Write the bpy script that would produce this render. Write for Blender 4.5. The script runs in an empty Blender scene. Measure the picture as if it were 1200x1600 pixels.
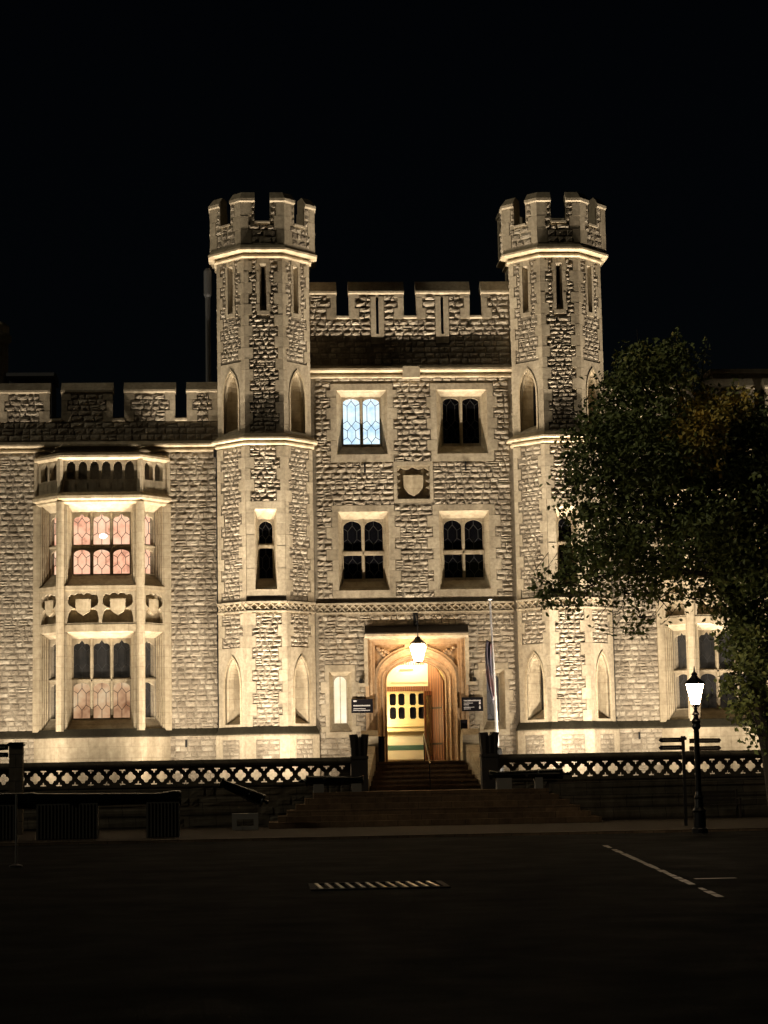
import bpy, bmesh, math, random
from mathutils import Vector, Matrix
R = math.radians
sc = bpy.context.scene
COL = sc.collection

# ------------------------------------------------------------------ camera
PF, CD, CX, CZ = 3200.0, 74.0, -5.67, 1.85
YAW, PIT, ROL = R(3.55), R(7.15), R(1.04)
def ray(u, v, w=1.0):
    c, s = math.cos(ROL), math.sin(ROL); u, v = c*u - s*v, s*u + c*v
    x, y, z = u, w, -v
    c, s = math.cos(PIT), math.sin(PIT); y, z = c*y - s*z, s*y + c*z
    c, s = math.cos(YAW), math.sin(YAW); x, y = c*x + s*y, -s*x + c*y
    return Vector((x, y, z))
def at(px, py, Y):                       # photo pixel -> point at depth Y
    d = ray((px-600)/PF, (py-800)/PF); t = (Y+CD)/d.y
    return Vector((CX+d.x*t, Y, CZ+d.z*t))
def atg(px, py, Z=0.0):
    d = ray((px-600)/PF, (py-800)/PF); t = (Z-CZ)/d.z
    return Vector((CX+d.x*t, -CD+d.y*t, Z))
cam = bpy.data.cameras.new('camera'); camo = bpy.data.objects.new('camera', cam); COL.objects.link(camo)
rt, up, fw = ray(1, 0, 0), ray(0, -1, 0), ray(0, 0, 1)
camo.matrix_world = Matrix(((rt.x, up.x, -fw.x, CX), (rt.y, up.y, -fw.y, -CD), (rt.z, up.z, -fw.z, CZ), (0, 0, 0, 1)))
cam.sensor_fit = 'VERTICAL'; cam.sensor_height = 36; cam.lens = 72; cam.clip_end = 2000; cam.clip_start = 0.1
sc.camera = camo

# ------------------------------------------------------------------ night sky, side fill, exposure
SUN_EL, SUN_AZ = R(28), R(255)           # added fill for unseen lamps behind left of the camera, lights the tree
w = bpy.data.worlds.new('World'); sc.world = w; w.use_nodes = True
nt = w.node_tree; bg = nt.nodes['Background']
sky = nt.nodes.new('ShaderNodeTexSky'); sky.sky_type = 'NISHITA'; sky.sun_disc = False
sky.sun_elevation = SUN_EL; sky.sun_rotation = SUN_AZ
nt.links.new(sky.outputs[0], bg.inputs[0]); bg.inputs[1].default_value = 0.0004
sun = bpy.data.lights.new('side_fill', 'SUN'); sun.energy = 0.5; sun.angle = R(6); sun.color = (1, .88, .66)
suno = bpy.data.objects.new('side_fill', sun); COL.objects.link(suno)
sd = Vector((math.sin(SUN_AZ)*math.cos(SUN_EL), math.cos(SUN_AZ)*math.cos(SUN_EL), math.sin(SUN_EL)))
suno.rotation_euler = sd.to_track_quat('Z', 'Y').to_euler()
vs = sc.view_settings; vs.view_transform = 'Standard'; vs.look = 'None'; vs.gamma = 1; vs.exposure = 0
FLOOD = 1040.0                            # watts of one floodlight
WARM = (1.0, .85, .675)

# ------------------------------------------------------------------ object helpers
def tag(o, label=None, cat=None, group=None, kind=None):
    if label: o['label'] = label
    if cat: o['category'] = cat
    if group: o['group'] = group
    if kind: o['kind'] = kind
    return o
def empty(name, loc=(0, 0, 0), label=None, cat=None, group=None):
    o = bpy.data.objects.new(name, None); COL.objects.link(o); o.location = loc
    o.empty_display_size = .3
    return tag(o, label, cat, group)
class Fr:                                # wall frame: u to the right seen from outside, z up, d outwards
    def __init__(s, ox, oy, a=0.0):
        s.o = (ox, oy); s.U = (math.cos(a), math.sin(a)); s.N = (math.sin(a), -math.cos(a)); s.a = a
    def p(s, u, z, d=0.0):
        return (s.o[0]+u*s.U[0]+d*s.N[0], s.o[1]+u*s.U[1]+d*s.N[1], z)
class MB:
    def __init__(s): s.v = []; s.f = []; s.t = []; s.m = []
    def add(s, vs_, fs, tint=.5, mi=0):
        n = len(s.v); s.v += [tuple(q) for q in vs_]
        for f in fs: s.f.append(tuple(i+n for i in f)); s.t.append(tint); s.m.append(mi)
    def box(s, fr, u0, u1, z0, z1, d0, d1, tint=.5, mi=0):
        q = [fr.p(u, z, d) for d in (d0, d1) for z in (z0, z1) for u in (u0, u1)]
        s.add(q, [(0, 2, 3, 1), (4, 5, 7, 6), (0, 1, 5, 4), (2, 6, 7, 3), (0, 4, 6, 2), (1, 3, 7, 5)], tint, mi)
    def abox(s, x0, x1, y0, y1, z0, z1, tint=.5, mi=0):
        s.box(Fr(0, 0), x0, x1, z0, z1, -y1, -y0, tint, mi)
    def prism(s, fr, poly, d0, d1, tint=.5, mi=0):
        n = len(poly)
        s.add([fr.p(u, z, d1) for u, z in poly]+[fr.p(u, z, d0) for u, z in poly],
              [tuple(range(n)), tuple(range(2*n-1, n-1, -1))]+[(i, n+i, n+(i+1) % n, (i+1) % n) for i in range(n)], tint, mi)
    def strips(s, fr, loops, closed=True, tint=.5, mi=0):   # loops: list of (pts, d), same point count
        n = len(loops[0][0]); V = []
        for pts, d in loops: V += [fr.p(u, z, d) for u, z in pts]
        F_ = []
        for k in range(len(loops)-1):
            for i in range(n if closed else n-1):
                j = (i+1) % n; F_.append((k*n+i, k*n+j, (k+1)*n+j, (k+1)*n+i))
        s.add(V, F_, tint, mi)
    def mould(s, path, prof, closed=False, tint=.5, mi=0):  # closed profile (d,z) swept along xy path, mitred
        n = len(path); m = len(prof); V = []
        for i in range(n):
            a = path[i-1] if (i > 0 or closed) else None
            c = path[(i+1) % n] if (i < n-1 or closed) else None
            b = path[i]; ns = []
            for p, q in ((a, b), (b, c)):
                if p is None or q is None: continue
                dx, dy = q[0]-p[0], q[1]-p[1]; L = math.hypot(dx, dy); ns.append((dy/L, -dx/L))
            if len(ns) == 1: mx, my = ns[0]
            else:
                k = 1+ns[0][0]*ns[1][0]+ns[0][1]*ns[1][1]
                mx, my = (ns[0][0]+ns[1][0])/k, (ns[0][1]+ns[1][1])/k
            for d, z in prof: V.append((b[0]+mx*d, b[1]+my*d, z))
        F_ = []
        for i in range(n if closed else n-1):
            j = (i+1) % n
            for k in range(m):
                l = (k+1) % m; F_.append((i*m+k, j*m+k, j*m+l, i*m+l))
        if not closed: F_ += [tuple(range(m)), tuple(range(n*m-1, (n-1)*m-1, -1))]
        s.add(V, F_, tint, mi)
    def lathe(s, c, prof, n=16, tint=.5, mi=0, axis='z'):
        V = []; 
        for r, h in prof:
            for i in range(n):
                a = 2*math.pi*i/n; x, y = r*math.cos(a), r*math.sin(a)
                if axis == 'z': V.append((c[0]+x, c[1]+y, c[2]+h))
                elif axis == 'x': V.append((c[0]+h, c[1]+x, c[2]+y))
                else: V.append((c[0]+x, c[1]+h, c[2]+y))
        m = len(prof); F_ = [(k*n+i, k*n+(i+1) % n, (k+1)*n+(i+1) % n, (k+1)*n+i) for k in range(m-1) for i in range(n)]
        F_ += [tuple(range(n-1, -1, -1)), tuple(range((m-1)*n, m*n))]
        s.add(V, F_, tint, mi)
    def tube(s, a, b, ra, rb=None, n=8, tint=.5, mi=0):
        a, b = Vector(a), Vector(b); rb = ra if rb is None else rb
        q = (b-a).to_track_quat('Z', 'Y'); V = []
        for p, r in ((a, ra), (b, rb)):
            for i in range(n):
                t = 2*math.pi*i/n; V.append(p+q @ Vector((r*math.cos(t), r*math.sin(t), 0)))
        s.add(V, [(i, (i+1) % n, n+(i+1) % n, n+i) for i in range(n)]+[tuple(range(n-1, -1, -1)), tuple(range(n, 2*n))], tint, mi)
    def plate(s, fr, outer, holes, d0, d1, tint=.5, mi=0):  # flat plate with holes
        cu = bpy.data.curves.new('c', 'CURVE'); cu.dimensions = '2D'; cu.fill_mode = 'BOTH'; cu.extrude = abs(d1-d0)/2
        for lp in [outer]+holes:
            sp = cu.splines.new('POLY'); sp.points.add(len(lp)-1); sp.use_cyclic_u = True
            for i, (u, z) in enumerate(lp): sp.points[i].co = (u, z, 0, 1)
        ob = bpy.data.objects.new('c', cu); me = bpy.data.meshes.new_from_object(ob)
        dm = (d0+d1)/2
        s.add([fr.p(v.co.x, v.co.y, dm+v.co.z) for v in me.vertices], [tuple(p.vertices) for p in me.polygons], tint, mi)
        bpy.data.objects.remove(ob); bpy.data.curves.remove(cu); bpy.data.meshes.remove(me)
    def build(s, name, mats, parent=None, smooth=False, fix=True):
        me = bpy.data.meshes.new(name); me.from_pydata(s.v, [], s.f)
        if not isinstance(mats, (list, tuple)): mats = [mats]
        for m_ in mats: me.materials.append(m_)
        at_ = me.attributes.new('tint', 'FLOAT', 'FACE'); at_.data.foreach_set('value', s.t)
        me.polygons.foreach_set('material_index', s.m)
        if smooth: me.polygons.foreach_set('use_smooth', [True]*len(s.f))
        me.update()
        if fix:
            bm = bmesh.new(); bm.from_mesh(me); bmesh.ops.recalc_face_normals(bm, faces=bm.faces[:]); bm.to_mesh(me); bm.free()
        o = bpy.data.objects.new(name, me); COL.objects.link(o)
        if parent: o.parent = parent; o.matrix_parent_inverse = Matrix.Translation(parent_loc(parent)).inverted()
        return o
def parent_loc(p):
    v = Vector(p.location)
    if p.parent and p.type == 'EMPTY': v += parent_loc(p.parent)
    if p.type != 'EMPTY': v = Vector((0, 0, 0))+p['_o'] if '_o' in p else Vector((0, 0, 0))
    return v

# ------------------------------------------------------------------ materials
def mat(name, col, rough=.8, metal=0.0, spec=.5):
    m = bpy.data.materials.new(name); m.use_nodes = True; b = m.node_tree.nodes['Principled BSDF']
    b.inputs['Base Color'].default_value = (*col, 1); b.inputs['Roughness'].default_value = rough
    b.inputs['Metallic'].default_value = metal; b.inputs['Specular IOR Level'].default_value = spec
    return m
def N(m, t, **k):
    n = m.node_tree.nodes.new(t)
    for a, v in k.items(): setattr(n, a, v)
    return n
def L(m, a, b): m.node_tree.links.new(a, b)
def ramp(m, src, stops):
    r = N(m, 'ShaderNodeValToRGB'); e = r.color_ramp.elements
    while len(e) < len(stops): e.new(.5)
    for i, (p, c) in enumerate(stops): e[i].position = p; e[i].color = (*c, 1)
    L(m, src, r.inputs[0]); return r
def pos(m, scale=(1, 1, 1)):
    g = N(m, 'ShaderNodeNewGeometry'); mp = N(m, 'ShaderNodeMapping'); mp.inputs['Scale'].default_value = scale
    L(m, g.outputs['Position'], mp.inputs[0]); return mp.outputs[0]
def noise(m, vec, sc_, det=4, rough=.6):
    n = N(m, 'ShaderNodeTexNoise'); n.inputs['Scale'].default_value = sc_; n.inputs['Detail'].default_value = det
    n.inputs['Roughness'].default_value = rough; L(m, vec, n.inputs['Vector']); return n.outputs['Fac']
def bump(m, h, strength, dist):
    b = N(m, 'ShaderNodeBump'); b.inputs['Strength'].default_value = strength; b.inputs['Distance'].default_value = dist
    L(m, h, b.inputs['Height']); L(m, b.outputs[0], m.node_tree.nodes['Principled BSDF'].inputs['Normal']); return b
def mixc(m, a, b, f, mode='MIX', fv=None):
    x = N(m, 'ShaderNodeMix', data_type='RGBA', blend_type=mode)
    if fv is not None: x.inputs[0].default_value = fv
    else: L(m, f, x.inputs[0])
    for s_, i in ((a, 6), (b, 7)):
        if isinstance(s_, tuple): x.inputs[i].default_value = (*s_, 1)
        else: L(m, s_, x.inputs[i])
    return x.outputs[2]
def stone_mat(name, stops, bs=.5, bd=.03, grime=True):
    m = mat(name, (.4, .35, .27), .92, 0, .2); b = m.node_tree.nodes['Principled BSDF']
    a = N(m, 'ShaderNodeAttribute', attribute_name='tint'); p = pos(m)
    c = ramp(m, a.outputs['Fac'], stops).outputs[0]
    n1 = noise(m, p, 9, 5); c = mixc(m, c, ramp(m, n1, [(.3, (.68, .66, .62)), (.7, (1.08, 1.06, 1.0))]).outputs[0], None, 'MULTIPLY', 1.0)
    if grime:
        ps = pos(m, (1.2, 1.2, .22)); n2 = noise(m, ps, 1.3, 5)
        c = mixc(m, c, ramp(m, n2, [(.36, (.62, .6, .58)), (.6, (1, 1, 1))]).outputs[0], None, 'MULTIPLY', .8)
    L(m, c, b.inputs['Base Color']); bump(m, noise(m, p, 22, 5, .7), bs, bd)
    return m
M = {}
M['rubble'] = stone_mat('ragstone', [(0, (.27, .23, .175)), (.3, (.37, .32, .25)), (.65, (.46, .405, .32)), (1, (.60, .54, .44))], .8, .05)
M['mortar'] = stone_mat('mortar', [(0, (.27, .235, .18)), (1, (.34, .30, .235))], .6, .03)
M['dressed'] = stone_mat('dressed_limestone', [(0, (.36, .31, .225)), (.5, (.46, .40, .30)), (1, (.56, .49, .37))], .35, .02)
M['doorstone'] = stone_mat('door_limestone', [(0, (.40, .28, .17)), (.6, (.52, .37, .23)), (1, (.60, .46, .31))], .3, .02)
def ashlar_mat(name, c1, c2, mo, bw=.75, rh=.4, size=.012):
    m = mat(name, c1, .88, 0, .25); b = m.node_tree.nodes['Principled BSDF']
    g = N(m, 'ShaderNodeNewGeometry'); s_ = N(m, 'ShaderNodeSeparateXYZ'); L(m, g.outputs['Position'], s_.inputs[0])
    ad = N(m, 'ShaderNodeMath', operation='ADD'); L(m, s_.outputs[0], ad.inputs[0]); L(m, s_.outputs[1], ad.inputs[1])
    cb = N(m, 'ShaderNodeCombineXYZ'); L(m, ad.outputs[0], cb.inputs[0]); L(m, s_.outputs[2], cb.inputs[1])
    br = N(m, 'ShaderNodeTexBrick'); L(m, cb.outputs[0], br.inputs['Vector'])
    for k, v in (('Color1', (*c1, 1)), ('Color2', (*c2, 1)), ('Mortar', (*mo, 1)), ('Scale', 1.0), ('Mortar Size', size), ('Mortar Smooth', .3), ('Brick Width', bw), ('Row Height', rh), ('Bias', 0.0)): br.inputs[k].default_value = v
    p = pos(m); n1 = noise(m, p, 6, 6, .65)
    c = mixc(m, br.outputs['Color'], ramp(m, n1, [(.3, (.72, .69, .64)), (.68, (1.06, 1.05, 1.0))]).outputs[0], None, 'MULTIPLY', 1.0)
    ps = pos(m, (1.5, 1.5, .2)); n2 = noise(m, ps, 1.6, 5)
    c = mixc(m, c, ramp(m, n2, [(.35, (.6, .58, .54)), (.58, (1, 1, 1))]).outputs[0], None, 'MULTIPLY', .7)
    a = N(m, 'ShaderNodeAttribute', attribute_name='tint')
    c = mixc(m, c, ramp(m, a.outputs['Fac'], [(0, (.7, .68, .64)), (.5, (.95, .95, .95)), (1, (1.15, 1.13, 1.08))]).outputs[0], None, 'MULTIPLY', 1.0)
    L(m, c, b.inputs['Base Color']); b.inputs['Specular IOR Level'].default_value = .12
    h = N(m, 'ShaderNodeMath', operation='MULTIPLY_ADD'); L(m, br.outputs['Fac'], h.inputs[0]); h.inputs[1].default_value = -.6
    L(m, noise(m, p, 16, 5, .7), h.inputs[2]); bump(m, h.outputs[0], .45, .012)
    return m
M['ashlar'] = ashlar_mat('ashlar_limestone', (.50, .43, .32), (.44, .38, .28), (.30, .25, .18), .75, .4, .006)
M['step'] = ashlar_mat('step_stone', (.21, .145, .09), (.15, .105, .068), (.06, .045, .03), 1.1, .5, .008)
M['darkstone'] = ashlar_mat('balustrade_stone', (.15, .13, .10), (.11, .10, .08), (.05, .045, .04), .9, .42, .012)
M['lead'] = mat('lead_came', (.03, .03, .03), .6)
M['iron'] = mat('black_iron', (.012, .012, .012), .35, .3)
M['gun'] = mat('gun_metal', (.018, .02, .018), .22, .8)
M['black'] = mat('sign_black', (.006, .005, .007), .7, 0, .15)
M['white'] = mat('sign_lettering', (.62, .6, .6), .6)
M['red'] = mat('lettering_red', (.55, .17, .1), .7)
M['glass_dark'] = mat('dark_glass', (.006, .006, .008), .08)
M['lead_roof'] = mat('roof_lead', (.09, .09, .09), .6)
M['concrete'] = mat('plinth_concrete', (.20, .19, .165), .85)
M['dimconcrete'] = mat('shaded_concrete', (.07, .068, .058), .9, 0, .1)  # darker concrete copy, foreground shade put into its colour
M['wallpaint'] = mat('cream_paint', (.82, .72, .47), .7)
M['green'] = mat('green_band', (.06, .13, .085), .6)
M['woodlight'] = mat('pale_oak', (.72, .58, .28), .5)
M['flagpole'] = mat('white_pole', (.22, .21, .20), .45)
m = M['wood'] = mat('oak_door', (.16, .06, .025), .45)
wv = N(m, 'ShaderNodeTexWave', wave_type='BANDS', bands_direction='X'); L(m, pos(m, (1, 1, .1)), wv.inputs['Vector'])
wv.inputs['Scale'].default_value = 4; wv.inputs['Distortion'].default_value = 3
L(m, ramp(m, wv.outputs['Fac'], [(0, (.09, .032, .014)), (1, (.24, .10, .04))]).outputs[0], m.node_tree.nodes['Principled BSDF'].inputs['Base Color'])
def emit(name, col, s, var=None):
    m = mat(name, (.02, .02, .02), .2); b = m.node_tree.nodes['Principled BSDF']
    b.inputs['Emission Color'].default_value = (*col, 1); b.inputs['Emission Strength'].default_value = s
    if var:
        n = noise(m, pos(m), var[0], 3); c = ramp(m, n, var[1]); L(m, c.outputs[0], b.inputs['Emission Color'])
    return m
M['lit_blue'] = emit('lit_pane_cool', (.55, .78, 1), 1.2, (2.2, [(.3, (.42, .66, .9)), (.6, (.8, .95, 1))]))
M['lit_pink'] = emit('lit_pane_pink', (1, .6, .48), 1.15, (2.2, [(.3, (.6, .27, .17)), (.42, (.95, .48, .30)), (.7, (1, .68, .46))]))
M['lit_cream'] = emit('lit_pane_cream', (1, .86, .62), 1.15, (2.0, [(.3, (.95, .76, .45)), (.7, (1, .9, .68))]))
M['lit_dim'] = emit('lit_pane_dim', (.6, .36, .24), .7, (1.3, [(.3, (.42, .2, .1)), (.5, (.85, .5, .27)), (.68, (1, .76, .46))]))
M['lit_faint'] = emit('lit_pane_faint', (.1, .08, .07), .3, (4.0, [(.3, (.01, .01, .008)), (.7, (.09, .07, .05))]))
M['lamp_hot'] = emit('ceiling_lamp_glow', (1, .93, .85), 9)
M['lantern'] = emit('lantern_glass', (1, .66, .36), 60)
M['lamp'] = emit('street_lantern_glass', (1, .72, .45), 75)
M['grey_pane'] = mat('cool_glass', (.11, .115, .13), .25)

# ------------------------------------------------------------------ masonry helpers
rnd = random.Random(7)
GZ = 1.0
def subtract(iv, a, b):
    out = []
    for p, q in iv:
        if b <= p or a >= q: out.append((p, q)); continue
        if a > p: out.append((p, a))
        if b < q: out.append((b, q))
    return out
def stone(mb, fr, a, b, za, zb, amp, mi):
    w_, h_ = b-a, zb-za; nu = 2 if w_ < .28 else 3; nv = 2
    V = []; cols = nu+3; rows = nv+3
    base = amp*rnd.uniform(.55, 1.0); tu, tz = rnd.uniform(-.35, .35)*amp, rnd.uniform(-.45, .35)*amp
    us = [0, .12]+[i/nu for i in range(1, nu)]+[.88, 1]; zs = [0, .2]+[j/nv for j in range(1, nv)]+[.8, 1]
    us = sorted(us); zs = sorted(zs)
    for j, t in enumerate(zs):
        for i, s_ in enumerate(us):
            e = i in (0, len(us)-1) or j in (0, len(zs)-1)
            uu, zz = s_, t
            if i in (0, len(us)-1) and j in (0, len(zs)-1):
                uu = .5+(s_-.5)*.9; zz = .5+(t-.5)*.8
            e2 = i in (1, len(us)-2) or j in (1, len(zs)-2)
            d = -.004 if e else base*(.68 if e2 else 1.12)+tu*(s_-.5)*2+tz*(t-.5)*2+rnd.uniform(-.22, .22)*amp
            ju = 0 if e else rnd.uniform(-.02, .02)*w_; jz = rnd.uniform(-.03, .03)*h_
            V.append(fr.p(a+uu*w_+ju, za+zz*h_+jz, max(d, -.004)))
    c = len(us); F_ = [(j*c+i, j*c+i+1, (j+1)*c+i+1, (j+1)*c+i) for j in range(len(zs)-1) for i in range(c-1)]
    mb.add(V, F_, min(1, max(0, rnd.gauss(.5, .22))), mi)
def rubble(mb, fr, u0, u1, z0, z1, blocked, amp=.055, mi=0, rh=.2):
    n = max(1, round((z1-z0)/rh)); h = (z1-z0)/n; cut = [z0]
    for k in range(1, n): cut.append(z0+k*h+rnd.uniform(-.018, .018))
    cut.append(z1)
    for k in range(n):
        za, zb = cut[k], cut[k+1]; zc = (za+zb)/2; iv = [(u0, u1)]
        for (a, b, c, d) in blocked:
            if c < zb-.04 and d > za+.04: iv = subtract(iv, a, b)
        for p, q in iv:
            if q-p < .06: continue
            x = p
            while x < q-.02:
                L_ = rnd.choice((rnd.uniform(.17, .3), rnd.uniform(.26, .5)))*(rh/.2)
                if q-x-L_ < .14: L_ = q-x
                if L_ > .6: L_ = (q-x)/2
                g = .009
                if rnd.random() < .1 and L_ > .2:
                    zm = za+(zb-za)*rnd.uniform(.4, .6)
                    stone(mb, fr, x+g, x+L_-g, za+g, zm-g*.6, amp*.8, mi); stone(mb, fr, x+g, x+L_-g, zm+g*.6, zb-g, amp*.8, mi)
                else: stone(mb, fr, x+g, x+L_-g, za+g, zb-g, amp, mi)
                x += L_
def quoins(mb, fr, ue, sgn, z0, z1, w1, w2, mi=1, h=.4, ph=0, d=.03, e=.012, av=None):
    out = []; z = z0; k = ph
    while z < z1-.02:
        zt = min(z+h, z1); w_ = w1 if k % 2 else w2; w_ *= rnd.uniform(.93, 1.07)
        if av and zt > av[0] and z < av[1]: w_ = av[2]
        a, b = (ue-e, ue+w_) if sgn > 0 else (ue-w_, ue+e)
        mb.box(fr, a, b, z+.003, zt-.003, -.1, d+rnd.uniform(-.004, .004), rnd.uniform(.2, .8), mi)
        out.append((a, b, z, zt)); z = zt; k += 1
    return out
def panel(mb, fr, u0, u1, z0, z1, holes, th=.45, mi=2):
    zs = sorted({z0, z1}|{z for h in holes for z in h[2:] if z0 < z < z1})
    for za, zb in zip(zs, zs[1:]):
        iv = [(u0, u1)]
        for a, b, c, d in holes:
            if c < zb-1e-4 and d > za+1e-4: iv = subtract(iv, a, b)
        for p, q in iv: mb.box(fr, p, q, za, zb, -th, 0, .5, mi)
def rect(u0, u1, z0, z1): return [(u0, z0), (u1, z0), (u1, z1), (u0, z1)]
def arch(u0, u1, z0, zs, zt, kind='round', n=10):
    """outline of an arched opening, counter-clockwise from lower left"""
    c, a, b = (u0+u1)/2, (u1-u0)/2, zt-zs; pts = [(u0, z0), (u1, z0)]
    for i in range(n+1):
        t = math.pi*i/n
        if kind == 'round': pts.append((c+a*math.cos(t), zs+b*math.sin(t)))
        elif kind == 'tudor':
            s_ = math.sin(t); pts.append((c+a*math.cos(t), zs+b*(.86*(s_**.8)+.14*(1-abs(math.cos(t))))))
        elif kind == 'point':
            x = abs(math.cos(t)); pts.append((c+a*math.cos(t), zs+b*(max(0, (1.6*1.6-(x+.6)**2))**.5/1.483)))
        elif kind == 'cusp':
            x = math.cos(t); ax = abs(x)
            y = .62+.38*math.sqrt(max(0, 1-(ax/.36)**2)) if ax < .3 else (.55 if ax < .5 else .55*math.sqrt(max(0, 1-((ax-.5)/.5)**2)))
            pts.append((c+a*x, zs+b*y))
    return pts
def lattice(mb, fr, u0, u1, z0, z1, d, rows=None, mi=1, r=.010):
    if rows == []: return
    w_ = u1-u0; h = z1-z0; a = .11*w_+.03; c = (u0+u1)/2
    def seg(p, q):
        du, dz = q[0]-p[0], q[1]-p[1]; l = math.hypot(du, dz)
        if l < 1e-4: return
        nx, nz = -dz/l*r, du/l*r
        mb.prism(fr, [(p[0]-nx, p[1]-nz), (q[0]-nx, q[1]-nz), (q[0]+nx, q[1]+nz), (p[0]+nx, p[1]+nz)], d, d+.012, .5, mi)
    if rows is None: rows = [.22, .72] if h/w_ < 3.2 else [.12, .4, .6, .88]
    last = None
    for k, t in enumerate(rows):
        z = z0+t*h; s_ = -1 if k % 2 == 0 else 1
        pts = [(u0, z), (u0+w_/4, z-s_*a), (c, z+s_*a), (u0+3*w_/4, z-s_*a), (u1, z)]
        for p, q in zip(pts, pts[1:]): seg(p, q)
        if last is None: seg((c, z0), (c, z+s_*a))
        else:
            lz, ls = last
            if s_ > 0:
                for u in (u0+w_/4, u0+3*w_/4): seg((u, lz-ls*a), (u, z-s_*a))
            else: seg((c, lz+ls*a), (c, z+s_*a))
        last = (z, s_)
    z, s_ = last
    if s_ > 0: seg((c, z+a), (c, z1))
    else:
        for u in (u0+w_/4, u0+3*w_/4): seg((u, z+a), (u, z1))
def window(parent, fr, out, inn, lights, depth, plate_t=.1, sill=.0, name='window', proud=.03, thin=None, label=None):
    """out/inn: opening rect outside / at the glass; lights: (u0,u1,z0,zs,zt,kind,material,rows)"""
    mb = MB()
    mb.strips(fr, [(rect(*out), proud), (rect(*out), proud-.02), (rect(*inn), -depth)], True, .65)
    o2 = rect(inn[0]-.05, inn[1]+.05, inn[2]-.05, inn[3]+.05)
    holes = [arch(l[0], l[1], l[2], l[3], l[4], l[5]) for l in lights]
    mb.plate(fr, o2, holes, -depth-plate_t, -depth+.0, .5)
    for l, h in zip(lights, holes):      # chamfer round each light
        c = ((l[0]+l[1])/2, (l[2]+l[4])/2); big = [(c[0]+(u-c[0])*1.0, z) for u, z in h]
    if thin:
        for b_ in thin: mb.box(fr, *b_, -depth, -depth+.05, .7)
    wo = mb.build(name, M['ashlar'], parent)
    if label: wo['label'] = label
    for l in lights:
        pb = MB(); pb.box(fr, l[0]-.02, l[1]+.02, l[2]-.02, l[4]+.02, -depth-plate_t-.03, -depth-plate_t-.005, .5, 0)
        lattice(pb, fr, l[0], l[1], l[2], l[4], -depth-plate_t-.004, l[7])
        po = pb.build('pane', [M[l[6]], M['lead']], wo)
    return wo
def octpath(cx, cy, W):
    r = W/math.cos(math.pi/8)
    return [(cx+r*math.cos(R(-112.5+45*k)), cy+r*math.sin(R(-112.5+45*k))) for k in range(8)]
def facet(cx, cy, W, deg):
    a = R(deg); return Fr(cx+math.sin(a)*W, cy-math.cos(a)*W, a)

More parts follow.
